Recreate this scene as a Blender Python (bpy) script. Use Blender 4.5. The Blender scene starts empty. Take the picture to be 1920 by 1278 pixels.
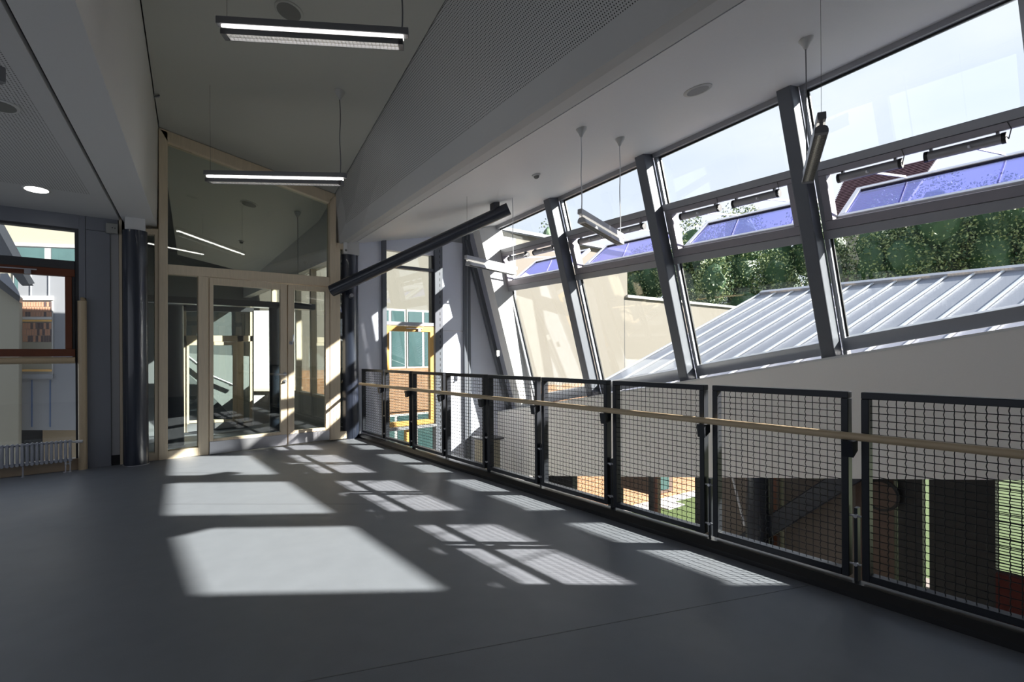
import bpy, bmesh, math, random
from mathutils import Vector, Matrix
random.seed(7)
sc = bpy.context.scene
COL = sc.collection
V = Vector

# ------------------------------------------------------------------ camera
# world axes: x runs across the hall to the sloping glass wall, y runs along the railing
FPX, EYE, ROLL = 960.0, 1.3, 0.006
HY = 669 - ROLL * 757
RIGHT = V((.78523, -.6192, 0)); FWD = V((.6192, .78523, 0)); UP = V((0, 0, 1))
cr, sr = math.cos(ROLL), math.sin(ROLL)
cam_d = bpy.data.cameras.new('camera'); cam = bpy.data.objects.new('camera', cam_d)
COL.objects.link(cam); sc.camera = cam
cam_d.sensor_width = 36; cam_d.lens = 36 * FPX / 1920
cam_d.shift_x = 0; cam_d.shift_y = (HY - 639) / 1920
cx = RIGHT * cr - UP * sr; cy = UP * cr + RIGHT * sr; cz = -FWD
cam.matrix_world = Matrix(((cx.x, cy.x, cz.x, 0), (cx.y, cy.y, cz.y, 0), (cx.z, cy.z, cz.z, EYE), (0, 0, 0, 1)))
cam_d.clip_start = .05; cam_d.clip_end = 300

# ------------------------------------------------------------------ sky, sun, exposure
SUN = V((-1.296, 1.104, -1)).normalized()
sd = bpy.data.lights.new('sun', 'SUN'); so = bpy.data.objects.new('sun', sd); COL.objects.link(so)
so.rotation_euler = SUN.to_track_quat('-Z', 'Y').to_euler(); so.location = (20, -15, 20)
sd.energy = 11.2; sd.angle = math.radians(.7); sd.color = (1, .955, .89)
w = bpy.data.worlds.new('sky'); sc.world = w; w.use_nodes = True
nt = w.node_tree; nt.nodes.clear()
N = nt.nodes.new; Lk = nt.links.new
out = N('ShaderNodeOutputWorld'); bg = N('ShaderNodeBackground'); tc = N('ShaderNodeTexCoord')
sep = N('ShaderNodeSeparateXYZ'); ramp = N('ShaderNodeValToRGB')
Lk(tc.outputs['Generated'], sep.inputs[0]); Lk(sep.outputs['Z'], ramp.inputs[0])
e = ramp.color_ramp.elements
e[0].position = 0.0; e[0].color = (.74, .79, .88, 1)
e[1].position = 1.0; e[1].color = (.36, .52, .84, 1)
m_ = e.new(.30); m_.color = (.63, .685, .81, 1)
noi = N('ShaderNodeTexNoise'); noi.inputs['Scale'].default_value = 2.2; noi.inputs['Detail'].default_value = 6
mp = N('ShaderNodeMapping'); mp.inputs['Scale'].default_value = (1, 1, 2.6)
Lk(tc.outputs['Generated'], mp.inputs[0]); Lk(mp.outputs[0], noi.inputs['Vector'])
cr2 = N('ShaderNodeValToRGB'); cr2.color_ramp.elements[0].position = .40; cr2.color_ramp.elements[1].position = .68
Lk(noi.outputs['Fac'], cr2.inputs[0])
mx = N('ShaderNodeMixRGB'); mx.inputs[2].default_value = (.745, .775, .84, 1)
Lk(cr2.outputs[0], mx.inputs[0]); Lk(ramp.outputs[0], mx.inputs[1])
Lk(mx.outputs[0], bg.inputs[0]); bg.inputs[1].default_value = .77
Lk(bg.outputs[0], out.inputs[0])
sc.view_settings.view_transform = 'Standard'; sc.view_settings.look = 'None'
sc.view_settings.exposure = 0.90; sc.view_settings.gamma = 1; sc.view_settings.use_curve_mapping = False
try:
    sc.cycles.use_denoising = True; sc.cycles.max_bounces = 12; sc.cycles.diffuse_bounces = 6
    sc.cycles.transparent_max_bounces = 24; sc.cycles.caustics_reflective = False; sc.cycles.caustics_refractive = False
    sc.cycles.sample_clamp_indirect = 6
except Exception: pass

# ------------------------------------------------------------------ survey helpers: where a sight line meets a real plane
def ray(x, y):
    dx, dy = x - 960, y - HY
    X = (cr * dx - sr * dy) / FPX; Z = -(sr * dx + cr * dy) / FPX
    return RIGHT * X + FWD + UP * Z
EYEP = V((0, 0, EYE))
def on(x, y, n, p):
    d = ray(x, y); n = V(n); return EYEP + d * ((V(p) - EYEP).dot(n) / d.dot(n))
def yb(x, y, b): return on(x, y, (0, 1, 0), (0, b, 0))
def xa(x, y, a): return on(x, y, (1, 0, 0), (a, 0, 0))
def fl(x, y, z=0): return on(x, y, (0, 0, 1), (0, 0, z))

# ------------------------------------------------------------------ materials
MATS = {}
def mat(name, col, rough=.5, metal=0.0, noise=0, nscale=20, bump=0, spec=.5, emit=None, estr=0, stretch=None, coat=0, col2=None):
    if name in MATS: return MATS[name]
    m = bpy.data.materials.new(name); m.use_nodes = True; t = m.node_tree; p = t.nodes['Principled BSDF']
    p.inputs['Roughness'].default_value = rough; p.inputs['Metallic'].default_value = metal
    p.inputs['Specular IOR Level'].default_value = spec; p.inputs['Coat Weight'].default_value = coat
    c = (*col, 1)
    p.inputs['Base Color'].default_value = c
    if noise or bump:
        tcn = t.nodes.new('ShaderNodeTexCoord'); mpn = t.nodes.new('ShaderNodeMapping')
        if stretch: mpn.inputs['Scale'].default_value = stretch
        t.links.new(tcn.outputs['Object'], mpn.inputs[0])
        n = t.nodes.new('ShaderNodeTexNoise'); n.inputs['Scale'].default_value = nscale; n.inputs['Detail'].default_value = 5
        t.links.new(mpn.outputs[0], n.inputs['Vector'])
        if noise:
            x = t.nodes.new('ShaderNodeMixRGB'); x.inputs[1].default_value = tuple(v * (1 - noise) for v in col) + (1,)
            x.inputs[2].default_value = (*(col2 or tuple(min(1, v * (1 + noise)) for v in col)), 1)
            t.links.new(n.outputs['Fac'], x.inputs[0]); t.links.new(x.outputs[0], p.inputs['Base Color'])
        if bump:
            b = t.nodes.new('ShaderNodeBump'); b.inputs['Strength'].default_value = bump; b.inputs['Distance'].default_value = .01
            t.links.new(n.outputs['Fac'], b.inputs['Height']); t.links.new(b.outputs[0], p.inputs['Normal'])
    if emit:
        p.inputs['Emission Color'].default_value = (*emit, 1); p.inputs['Emission Strength'].default_value = estr
    MATS[name] = m; return m

def glass(name, tint=(1, 1, 1), refl=1.0, base=.045, gcol=(1, 1, 1)):
    if name in MATS: return MATS[name]
    m = bpy.data.materials.new(name); m.use_nodes = True; t = m.node_tree; t.nodes.clear()
    o = t.nodes.new('ShaderNodeOutputMaterial'); tr = t.nodes.new('ShaderNodeBsdfTransparent'); gl = t.nodes.new('ShaderNodeBsdfGlossy')
    tr.inputs[0].default_value = (*tint, 1); gl.inputs[0].default_value = (*gcol, 1); gl.inputs['Roughness'].default_value = 0.0
    lw = t.nodes.new('ShaderNodeLayerWeight'); lw.inputs[0].default_value = .5
    pw = t.nodes.new('ShaderNodeMath'); pw.operation = 'POWER'; pw.inputs[1].default_value = 4.0
    t.links.new(lw.outputs['Facing'], pw.inputs[0])
    ma = t.nodes.new('ShaderNodeMath'); ma.operation = 'MULTIPLY_ADD'; ma.inputs[1].default_value = refl * (1 - base); ma.inputs[2].default_value = base * refl
    ma.use_clamp = True
    t.links.new(pw.outputs[0], ma.inputs[0])
    mixn = t.nodes.new('ShaderNodeMixShader'); t.links.new(ma.outputs[0], mixn.inputs[0])
    t.links.new(tr.outputs[0], mixn.inputs[1]); t.links.new(gl.outputs[0], mixn.inputs[2]); t.links.new(mixn.outputs[0], o.inputs[0])
    MATS[name] = m; return m

FLOORM = mat('floor_linoleum', (.180, .192, .216), .42, noise=.10, nscale=6, bump=.12, spec=.35)
def floor_detail():
    t = FLOORM.node_tree; p = t.nodes['Principled BSDF']
    n = t.nodes.new('ShaderNodeTexNoise'); n.inputs['Scale'].default_value = 260; n.inputs['Detail'].default_value = 2
    g = t.nodes.new('ShaderNodeTexCoord'); t.links.new(g.outputs['Object'], n.inputs['Vector'])
    b = t.nodes.new('ShaderNodeBump'); b.inputs['Strength'].default_value = .25; b.inputs['Distance'].default_value = .002
    t.links.new(n.outputs['Fac'], b.inputs['Height'])
    old = p.inputs['Normal'].links[0].from_node
    t.links.new(old.outputs[0], b.inputs['Normal']); t.links.new(b.outputs[0], p.inputs['Normal'])
    r = t.nodes.new('ShaderNodeMapRange'); r.inputs['To Min'].default_value = .36; r.inputs['To Max'].default_value = .55
    n2 = t.nodes.new('ShaderNodeTexNoise'); n2.inputs['Scale'].default_value = 1.3; n2.inputs['Detail'].default_value = 6
    t.links.new(g.outputs['Object'], n2.inputs['Vector']); t.links.new(n2.outputs['Fac'], r.inputs['Value']); t.links.new(r.outputs[0], p.inputs['Roughness'])
floor_detail()
WHITE = mat('white_plaster', (.66, .655, .65), .7, noise=.02, nscale=60, bump=.05)
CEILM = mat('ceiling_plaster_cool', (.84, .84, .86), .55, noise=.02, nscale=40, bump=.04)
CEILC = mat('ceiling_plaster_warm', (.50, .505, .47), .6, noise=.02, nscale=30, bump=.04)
BEAMM = mat('beam_plaster', (.66, .66, .665), .7, noise=.02, nscale=60)
WALLG = mat('parapet_paint', (.90, .88, .865), .75, noise=.02, nscale=80)
PANEL = mat('bluish_metal_panel', (.74, .765, .87), .38, noise=.03, nscale=5, metal=.1)
LPANEL = mat('grey_blue_panel', (.22, .23, .265), .35, noise=.04, nscale=5, metal=.2)
WOOD = mat('pale_maple', (.74, .62, .46), .45, noise=.14, nscale=7, stretch=(9, 9, .6), bump=.02)
OAK = mat('handrail_beech', (.55, .43, .28), .4, noise=.1, nscale=8, stretch=(9, .6, 9))
REDW = mat('red_stained_wood', (.14, .036, .012), .35, noise=.2, nscale=9, coat=.3)
YELW = mat('honey_wood', (.68, .40, .12), .4, noise=.12, nscale=9)
NAVY = mat('navy_column_paint', (.022, .028, .045), .32, noise=.05, nscale=30, coat=.25)
RAILM = mat('railing_anthracite', (.022, .025, .032), .38, metal=.3, noise=.05, nscale=40)
POSTM = mat('facade_post_grey', (.125, .135, .16), .4, metal=.0, noise=.04, nscale=20)
ALU = mat('aluminium_frame', (.42, .43, .46), .35, metal=.5, noise=.03, nscale=20)
TRANM = mat('transom_grey', (.33, .33, .355), .4, metal=.35, noise=.03, nscale=20)
SASHM = mat('sash_white_aluminium', (.88, .89, .92), .3, metal=.2, noise=.02)
GASK = mat('black_gasket', (.01, .01, .012), .5)
LAMPG = mat('lamp_grey', (.20, .20, .215), .4, metal=.4, noise=.02)
LAMPW = mat('lamp_silver_white', (.62, .62, .64), .35, metal=.2, noise=.02)
LOUV = mat('louvre_blade_metal', (.7, .7, .68), .2, metal=.9, noise=.02)
TUBE = mat('fluorescent_tube_lit', (1, 1, 1), .5, emit=(1, .97, .9), estr=5)
TUBED = mat('fluorescent_tube_dim', (.9, .9, .88), .4, emit=(1, .95, .85), estr=.35)
DOWNL = mat('downlight_lens', (1, 1, 1), .5, emit=(1, .98, .9), estr=2.2)
CABLE = mat('clear_cable', (.72, .73, .76), .3, noise=.1, nscale=400)
WIRE = mat('thin_steel_wire', (.12, .12, .12), .4, metal=.8, noise=.05)
STEEL = mat('brushed_stainless', (.62, .62, .66), .28, metal=.75, noise=.05, nscale=90, stretch=(.3, .3, 20))
RADM = mat('radiator_enamel', (.40, .415, .47), .3, noise=.03, nscale=30, coat=.2)
SPKM = mat('speaker_grille_cloth', (.20, .20, .19), .8, noise=.1, nscale=300)
SPKR = mat('speaker_rim_white', (.58, .58, .57), .4, noise=.02)
DARK = mat('dark_recess', (.012, .012, .014), .7, noise=.1)
DARKF = mat('dark_frame_grey', (.045, .046, .052), .4, noise=.05)
PLAST = mat('white_plastic', (.72, .72, .72), .35, noise=.02)
ZINC = mat('zinc_roof_sheet', (.23, .24, .28), .45, metal=.2, noise=.10, nscale=1.2, bump=.1)
ZSEAM = mat('zinc_seam_bright', (.55, .57, .61), .35, metal=.2, noise=.03)
BEIGE = mat('beige_render', (.185, .165, .14), .85, noise=.03, nscale=8, bump=.1)
CREAM = mat('cream_render', (.27, .25, .20), .85, noise=.03, nscale=8, bump=.1)
ZWALL = mat('zinc_cladding', (.27, .275, .30), .4, metal=.4, noise=.12, nscale=1.5)
BRICK = mat('orange_brick', (.62, .33, .16), .8, noise=.18, nscale=6)
TILER = mat('plum_roof_tile', (.20, .12, .14), .6, noise=.2, nscale=5)
GRASSM = mat('lawn_grass', (.032, .07, .012), .9, noise=.5, nscale=9, bump=.6, col2=(.08, .125, .03))
PAVE = mat('white_paving', (.50, .49, .48), .8, noise=.05)
LEAFA = mat('leaf_sunlit_green', (.26, .31, .13), .55, noise=.4, nscale=3)  # sunlit and shaded foliage tones painted as two leaf colours
LEAFB = mat('leaf_shaded_green', (.035, .085, .03), .6, noise=.4, nscale=3)
BARK = mat('bark', (.10, .07, .05), .9, noise=.3, nscale=10, bump=.4)
EXTG = mat('far_window_glass', (.05, .10, .10), .06, noise=.3, nscale=2, spec=1.0)
BROWNP = mat('brown_panel', (.13, .085, .065), .6, noise=.1)
TAUPE = mat('taupe_panel', (.20, .17, .15), .7, noise=.05)
REDC = mat('dark_red_carpet', (.10, .022, .018), .9, noise=.2, nscale=60)
GLASS = glass('clear_glass', (.965, .985, .975), 1.0, .05)
GLASSD = glass('door_glass', (.86, .90, .88), 1.3, .075)
GLASSB = glass('violet_sun_glass', (.62, .62, .96), 1.0, .20, (.66, .66, 1.0))
GLASSE = glass('end_window_glass', (.90, .94, .93), 1.2, .06)

# ------------------------------------------------------------------ mesh helpers
def root_off(p):
    o = V((0, 0, 0))
    while p is not None: o = o + V(p.location); p = p.parent
    return o
def mk(name, bm, m, parent=None, smooth=False, **props):
    me = bpy.data.meshes.new(name)
    bmesh.ops.recalc_face_normals(bm, faces=bm.faces)
    if parent is not None: bmesh.ops.translate(bm, verts=bm.verts, vec=-root_off(parent))
    bm.to_mesh(me); bm.free()
    for mm in (m if isinstance(m, (list, tuple)) else [m]): me.materials.append(mm)
    if smooth:
        for p in me.polygons: p.use_smooth = True
        try: me.set_sharp_from_angle(angle=math.radians(40))
        except Exception: pass
    o = bpy.data.objects.new(name, me); COL.objects.link(o)
    if parent is not None: o.parent = parent
    for k, v in props.items(): o[k] = v
    return o
def empty(name, loc, label=None, category=None, group=None, kind=None, parent=None):
    o = bpy.data.objects.new(name, None); COL.objects.link(o); o.empty_display_size = .1
    if parent is not None: o.parent = parent; o.location = V(loc) - root_off(parent)
    else: o.location = loc
    if label: o['label'] = label
    if category: o['category'] = category
    if group: o['group'] = group
    if kind: o['kind'] = kind
    return o
def copy_tree(o, parent=None):
    c = o.copy(); COL.objects.link(c)
    if parent is not None: c.parent = parent
    for ch in list(o.children): copy_tree(ch, c)
    return c
def B(): return bmesh.new()
def prism(bm, pts, vec):
    vec = V(vec); a = [bm.verts.new(V(p)) for p in pts]; b = [bm.verts.new(V(p) + vec) for p in pts]; n = len(pts)
    bm.faces.new(a); bm.faces.new(b[::-1])
    for i in range(n): bm.faces.new((a[i], a[(i + 1) % n], b[(i + 1) % n], b[i]))
    return bm
def hexa(bm, p8):
    v = [bm.verts.new(V(p)) for p in p8]
    for f in ((0, 1, 2, 3), (7, 6, 5, 4), (0, 4, 5, 1), (1, 5, 6, 2), (2, 6, 7, 3), (3, 7, 4, 0)): bm.faces.new([v[i] for i in f])
    return bm
def box(bm, x0, x1, y0, y1, z0, z1):
    return hexa(bm, [(x0, y0, z0), (x1, y0, z0), (x1, y1, z0), (x0, y1, z0), (x0, y0, z1), (x1, y0, z1), (x1, y1, z1), (x0, y1, z1)])
def bevel(bm, w, seg=1):
    bmesh.ops.recalc_face_normals(bm, faces=bm.faces)
    bmesh.ops.bevel(bm, geom=list(bm.edges), offset=w, segments=seg, affect='EDGES', profile=.5); return bm
def bar(bm, p, q, wdt, hgt, up=(0, 0, 1)):
    """rectangular bar from p to q; wdt across, hgt along up"""
    p, q = V(p), V(q); d = (q - p).normalized(); s = d.cross(V(up)).normalized(); t = s.cross(d).normalized()
    s *= wdt / 2; t *= hgt / 2
    return hexa(bm, [p - s - t, p + s - t, p + s + t, p - s + t, q - s - t, q + s - t, q + s + t, q - s + t])
def tube(bm, pts, r, seg=12, cap=True):
    pts = [V(p) for p in pts]; rings = []
    for i, p in enumerate(pts):
        d = (pts[min(i + 1, len(pts) - 1)] - pts[max(i - 1, 0)]).normalized()
        h = V((0, 0, 1)) if abs(d.z) < .9 else V((1, 0, 0)); s = d.cross(h).normalized(); t = s.cross(d)
        rr = r[i] if isinstance(r, (list, tuple)) else r
        rings.append([bm.verts.new(p + (s * math.cos(a) + t * math.sin(a)) * rr) for a in [2 * math.pi * k / seg for k in range(seg)]])
    for a, b in zip(rings, rings[1:]):
        for k in range(seg): bm.faces.new((a[k], a[(k + 1) % seg], b[(k + 1) % seg], b[k]))
    if cap: bm.faces.new(rings[0][::-1]); bm.faces.new(rings[-1])
    return bm
def mesh1(f, *a, **k):
    b = B(); f(b, *a, **k); return b
def struct(name, bm, m, parent=None, **k):
    if parent is None: k['kind'] = 'structure'
    return mk(name, bm, m, parent, **k)

# ================================================================== FLOOR AND SLAB EDGE
WALLY = 7.85
struct('floor', mesh1(prism, [(-4, -6, 0), (3.10, -6, 0), (3.10, 7.95, 0), (-4, 7.95, 0)], (0, 0, -.3)), FLOORM)
fj = B()   # linoleum welding seams: thin threads of darker weld
def seamline(bm, p, q): bar(bm, (p[0], p[1], .0004), (q[0], q[1], .0004), .005, .0012)
s0, s1 = fl(660, 1260), fl(1500, 1100); dd = (s1 - s0).normalized()
seamline(fj, s0 - dd * 2.5, s1 + dd * .06)
s0, s1 = fl(308, 944.6), fl(454, 944.6); seamline(fj, s0, s1 + (s1 - s0) * 2.2)
struct('trim_1', fj, mat('floor_weld', (.13, .135, .145), .5, noise=.1))
kb = B()  # dark upstand at the slab edge, under the railing
prism(kb, [(3.09, 0, 0), (3.09, 0, .03), (3.13, 0, .065), (3.20, 0, .065), (3.20, 0, -.42), (3.09, 0, -.42)], (0, 1, 0))
for v in kb.verts: v.co.y = -6 if v.co.y < .5 else 7.86
struct('trim_2', kb, mat('slab_edge_dark', (.018, .018, .02), .35, noise=.1))

# ================================================================== CEILINGS AND BEAMS
RC = lambda a, b: 3.138 + .213 * (a - 3.36) - .067 * (b - 7.85)        # right bay
LC = lambda a, b: 2.945 - .066 * (b - 7.85)                           # left bay
CC = lambda a, b: 4.19 - .19 * (a - .512) - .066 * (b - 7.85)         # middle bay
YN = -4.0
def slab(pts, th=.25): return mesh1(prism, pts, (0, 0, th))
HDA = lambda z, off: 6.2233 + off - .251 * z
JX = lambda b: 3.064 + (7.65 - b) * .0127
BX = lambda b: 2.811
def rcp(a, b): return (a, b, RC(a, b))
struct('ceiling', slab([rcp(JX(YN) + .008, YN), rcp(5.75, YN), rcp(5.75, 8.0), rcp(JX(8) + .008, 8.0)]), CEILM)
struct('ceiling', slab([rcp(BX(YN), YN), rcp(JX(YN) - .008, YN), rcp(JX(8) - .008, 8.0), rcp(BX(8), 8.0)]), BEAMM)
# middle bay: strip between the two skewed beams
GLx = lambda b: .512 + .1199 * (b - 7.85)
GRx = lambda b: 2.745 + .1367 * (b - 7.85)
cp = lambda a, b: (a, b, CC(a, b))
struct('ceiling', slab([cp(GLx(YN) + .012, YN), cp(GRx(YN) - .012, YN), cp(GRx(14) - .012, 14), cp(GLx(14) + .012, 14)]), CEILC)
# perforated acoustic face
def perf_mat(name, base, u0, u1, v0, v1, pitch, rad):
    m = mat(name, base, .7, noise=.02, nscale=60); t = m.node_tree; p = t.nodes['Principled BSDF']
    src = p.inputs['Base Color'].links[0].from_socket
    uv = t.nodes.new('ShaderNodeUVMap'); s = t.nodes.new('ShaderNodeSeparateXYZ'); t.links.new(uv.outputs[0], s.inputs[0])
    def M(op, a, b=None):
        n = t.nodes.new('ShaderNodeMath'); n.operation = op
        for i, q in enumerate((a, b)):
            if q is None: continue
            if isinstance(q, (int, float)): n.inputs[i].default_value = q
            else: t.links.new(q, n.inputs[i])
        return n.outputs[0]
    def cell(q): return M('SUBTRACT', M('FRACT', M('DIVIDE', q, pitch)), .5)
    a, b = cell(s.outputs['X']), cell(s.outputs['Y'])
    d = M('SQRT', M('ADD', M('MULTIPLY', a, a), M('MULTIPLY', b, b)))
    hole = M('LESS_THAN', d, rad)
    inside = M('MULTIPLY', M('MULTIPLY', M('GREATER_THAN', s.outputs['X'], u0), M('LESS_THAN', s.outputs['X'], u1)),
               M('MULTIPLY', M('GREATER_THAN', s.outputs['Y'], v0), M('LESS_THAN', s.outputs['Y'], v1)))
    f = M('MULTIPLY', hole, inside)
    x = t.nodes.new('ShaderNodeMixRGB'); x.inputs[2].default_value = (.03, .03, .03, 1)
    t.links.new(f, x.inputs[0]); t.links.new(src, x.inputs[1]); t.links.new(x.outputs[0], p.inputs['Base Color'])
    return m
def sheet(name, rows, thick, m, parent=None):
    """rows of points (same count); uv in metres along both directions; given thickness vector"""
    bm = B(); thick = V(thick); uvl = bm.loops.layers.uv.new('UVMap')
    F = [[bm.verts.new(V(p)) for p in r] for r in rows]; K = [[bm.verts.new(V(p) + thick) for p in r] for r in rows]
    nr, nc = len(rows), len(rows[0])
    U = []; 
    for r in rows:
        u = [0]
        for a, b in zip(r, r[1:]): u.append(u[-1] + (V(b) - V(a)).length)
        U.append(u)
    Vv = [0]
    for a, b in zip(rows, rows[1:]): Vv.append(Vv[-1] + (V(b[0]) - V(a[0])).length)
    for i in range(nr - 1):
        for j in range(nc - 1):
            f = bm.faces.new((F[i][j], F[i][j + 1], F[i + 1][j + 1], F[i + 1][j]))
            for lp, (ii, jj) in zip(f.loops, ((i, j), (i, j + 1), (i + 1, j + 1), (i + 1, j))): lp[uvl].uv = (U[ii][jj], Vv[ii])
            bm.faces.new((K[i][j], K[i + 1][j], K[i + 1][j + 1], K[i][j + 1]))
    edge = [(F[0][j], K[0][j]) for j in range(nc)] + [(F[i][-1], K[i][-1]) for i in range(1, nr)] + \
           [(F[-1][j], K[-1][j]) for j in range(nc - 2, -1, -1)] + [(F[i][0], K[i][0]) for i in range(nr - 2, 0, -1)]
    for k in range(len(edge)):
        a, b = edge[k], edge[(k + 1) % len(edge)]; bm.faces.new((a[0], b[0], b[1], a[1]))
    return struct(name, bm, m, parent)
ys = [8.0 - (8.0 - YN) * k / 12 for k in range(13)]
rows = []
for b in ys:
    lo, hi = V((BX(b), b, RC(BX(b), b))), V((GRx(b), b, CC(GRx(b), b) + .02))
    rows.append([lo, lo.lerp(hi, .5), hi])
PERF = perf_mat('perforated_plaster_right', (.56, .56, .56), .20, 5, .55, 11.0, .020, .24)
sheet('ceiling_beam', rows, (.12, 0, .02), PERF)
# left beam: underside plus lit face
LJx = lambda b: .135 + .1425 * (b - 7.82); LEx = lambda b: .499 + .147 * (b - 7.915)
lcp = lambda a, b: (a, b, LC(a, b))
struct('ceiling', slab([lcp(LJx(YN) + .014, YN), lcp(LEx(YN), YN), lcp(LEx(8), 8.0), lcp(LJx(8) + .014, 8.0)]), BEAMM)
rows = [[V((LEx(b), b, LC(0, b))), V((GLx(b), b, CC(GLx(b), b) + .02))] for b in ys]
sheet('ceiling_beam', rows, (-.12, 0, .02), WHITE)
PERFL = perf_mat('perforated_plaster_left', (.58, .58, .585), .14, .95, 1.05, 11.0, .022, .22)
rows = [[V(lcp(LJx(b) - .014, b)), V(lcp(LJx(b) - 1.1, b)), V(lcp(-4, b))] for b in ys]
sheet('ceiling', rows, (0, 0, .2), PERFL)
# near-black strips painting the shade inside the ceiling shadow gaps
gb = B()
for X, Zf, w_ in ((JX, RC, .03), (LJx, LC, .04)):
    hexa(gb, [(X(YN) - w_, YN, Zf(X(YN), YN) + .05), (X(YN) + w_, YN, Zf(X(YN), YN) + .05), (X(8) + w_, 8, Zf(X(8), 8) + .05), (X(8) - w_, 8, Zf(X(8), 8) + .05),
              (X(YN) - w_, YN, Zf(X(YN), YN) + .2), (X(YN) + w_, YN, Zf(X(YN), YN) + .2), (X(8) + w_, 8, Zf(X(8), 8) + .2), (X(8) - w_, 8, Zf(X(8), 8) + .2)])
struct('trim_3', gb, DARK)
# roof above everything keeps the sky out
struct('roof', mesh1(prism, [(-4.2, YN - .2, 5.6), (5.9, YN - .2, 5.6), (5.9, 8.0, 5.6), (-4.2, 8.0, 5.6)], (0, 0, .2)), DARKF)
struct('roof', mesh1(box, -.3, 3.3, 8.0, 15.6, 4.5, 4.65), DARKF)
struct('wall_gable', mesh1(box, -4.2, 6.0, 7.96, 8.2, 4.3, 5.7), WHITE)
struct('wall_rear', mesh1(box, -4.2, 6.6, YN - .3, YN, -3.5, 5.6), WHITE)
bm = mesh1(box, -4.2, -4.0, YN, 8.2, -.3, .9); box(bm, -4.2, -4.0, YN, 8.2, 2.7, 5.6)
for y0, y1 in ((YN, -3.2), (-1.0, -.7), (1.5, 1.8), (4.0, 4.3), (6.5, 8.2)): box(bm, -4.2, -4.0, y0, y1, .9, 2.7)  # window openings added out of view so sky light reaches the parapet
struct('wall_left', bm, WHITE)
struct('roof_upstand', mesh1(box, 5.78, 5.9, YN, 8.0, 4.25, 5.6), DARKF)

# ================================================================== BACK WALL, LEFT PART (window, panels)
def member(parent, name, px, m, b=WALLY, y0=-.04, dep=.10, raw=False, **k):
    """a frame member on the wall plane y=b, given by its corners; dep is its real depth"""
    pts = [yb(x, y, b) for x, y in px]; pts = [V((p.x, b + y0, p.z)) for p in pts]
    bm = B(); prism(bm, pts, (0, dep, 0))
    if not raw: bevel(bm, .004)
    return mk(name, bm, m, parent, **k)
WL = 7.8
wl = empty('window_1', (-1.0, WL, 0), kind='structure')
def wz(x0, x1, z0, z1, m, name, parent=wl, y0=-.02, dep=.12, bev=.003, **k):
    bm = mesh1(box, x0, x1, WL + y0, WL + y0 + dep, z0, z1)
    if bev: bevel(bm, bev)
    return mk(name, bm, m, parent, **k)
XL = -2.6
wz(XL, -.265, 2.79, 2.99, LPANEL, 'head_panel', bev=0)
wz(XL, -.265, 2.765, 2.79, DARKF, 'top_rail', y0=-.01)
wz(-.30, -.265, 0, 2.79, DARKF, 'side_frame', y0=-.012)
wz(XL, -.30, 2.27, 2.41, DARKF, 'transom', y0=-.03)
wz(XL, -.30, 2.41, 2.78, GLASS, 'upper_glass', y0=.05, dep=.012, bev=0)
# red sash: four rails
sh = empty('opening_sash', (XL, WL, 1.3), parent=wl)
wz(XL, -.30, 2.225, 2.31, REDW, 'top_rail', sh, y0=-.05, dep=.08)
wz(XL, -.30, 1.31, 1.395, REDW, 'bottom_rail', sh, y0=-.05, dep=.08)
wz(-.385, -.325, 1.395, 2.225, REDW, 'stile', sh, y0=-.05, dep=.08)
wz(XL, -.385, 1.395, 2.225, GLASS, 'pane', sh, y0=.0, dep=.012, bev=0)
wz(-.325, -.30, 1.24, 2.3, DARKF, 'dark_jamb', y0=-.03)
wz(XL, -.30, .13, 1.225, GLASS, 'lower_glass', y0=.05, dep=.012, bev=0)
wz(XL, -.27, 0.0, .13, mat('sill_board_wood', (.42, .32, .22), .45, noise=.1), 'sill_board', y0=-.03)
hb = B(); tube(hb, [(XL, WL - .03, 1.265), (-.30, WL - .03, 1.265)], .038, 16)
mk('wooden_rail', hb, OAK, wl, smooth=True)
vb = B(); tube(vb, [(-.235, WL - .05, 0), (-.235, WL - .05, 1.95), (-.225, WL - .03, 1.975)], [.042, .042, .03], 20)
t = mk('wooden_post', vb, OAK, None, smooth=True); t['label'] = 'round pale wooden corner post beside the left window'; t['category'] = 'post'
def closer(x0, x1, z, y, parent, name='closer_arm'):
    bm = B(); box(bm, x0, x1, y - .02, y - .008, z, z + .012); box(bm, x1 - .10, x1 - .045, y - .04, y, z - .045, z - .002); box(bm, x1 - .085, x1 - .06, y - .025, y - .01, z - .01, z + .004)
    return mk(name, bm, STEEL, parent)
closer(-.95, -.62, 2.27, WL - .05, wl)
# panels to the right of the window
wp = empty('wall_back', (-.1, WL, 0), kind='structure')
pb = mesh1(box, -.265, -.205, WL - .015, WL + .1, 0, 2.99); mk('panel', pb, LPANEL, wp)
pb = mesh1(box, -.20, .022, WL - .015, WL + .1, 0, 2.79); mk('panel', pb, LPANEL, wp)
pb = mesh1(box, -.20, .10, WL - .013, WL + .1, 2.795, 2.99); mk('panel', pb, LPANEL, wp)
mk('reveal_strip', mesh1(box, .026, .105, WL + .0, WL + .1, .12, 2.79), mat('reveal_grey', (.36, .36, .37), .5, noise=.03), wp)
mk('dark_plinth', mesh1(box, .026, .105, WL - .005, WL + .1, 0, .12), DARK, wp)
mk('wood_jamb', mesh1(box, .108, .135, WL - .01, WL + .12, 0, 2.99), WOOD, wp)
mk('backing_panel', mesh1(box, XL, .27, WL + .12, WL + .2, 2.80, 5.6), WHITE, wp)
mk('side_panel', mesh1(box, -4.0, XL, WL - .0, WL + .2, -.3, 5.6), LPANEL, wp)
mk('closing_panel', mesh1(box, .10, .30, WL + .12, WL + .2, 0, 3.1), DARKF, wp)
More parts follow.
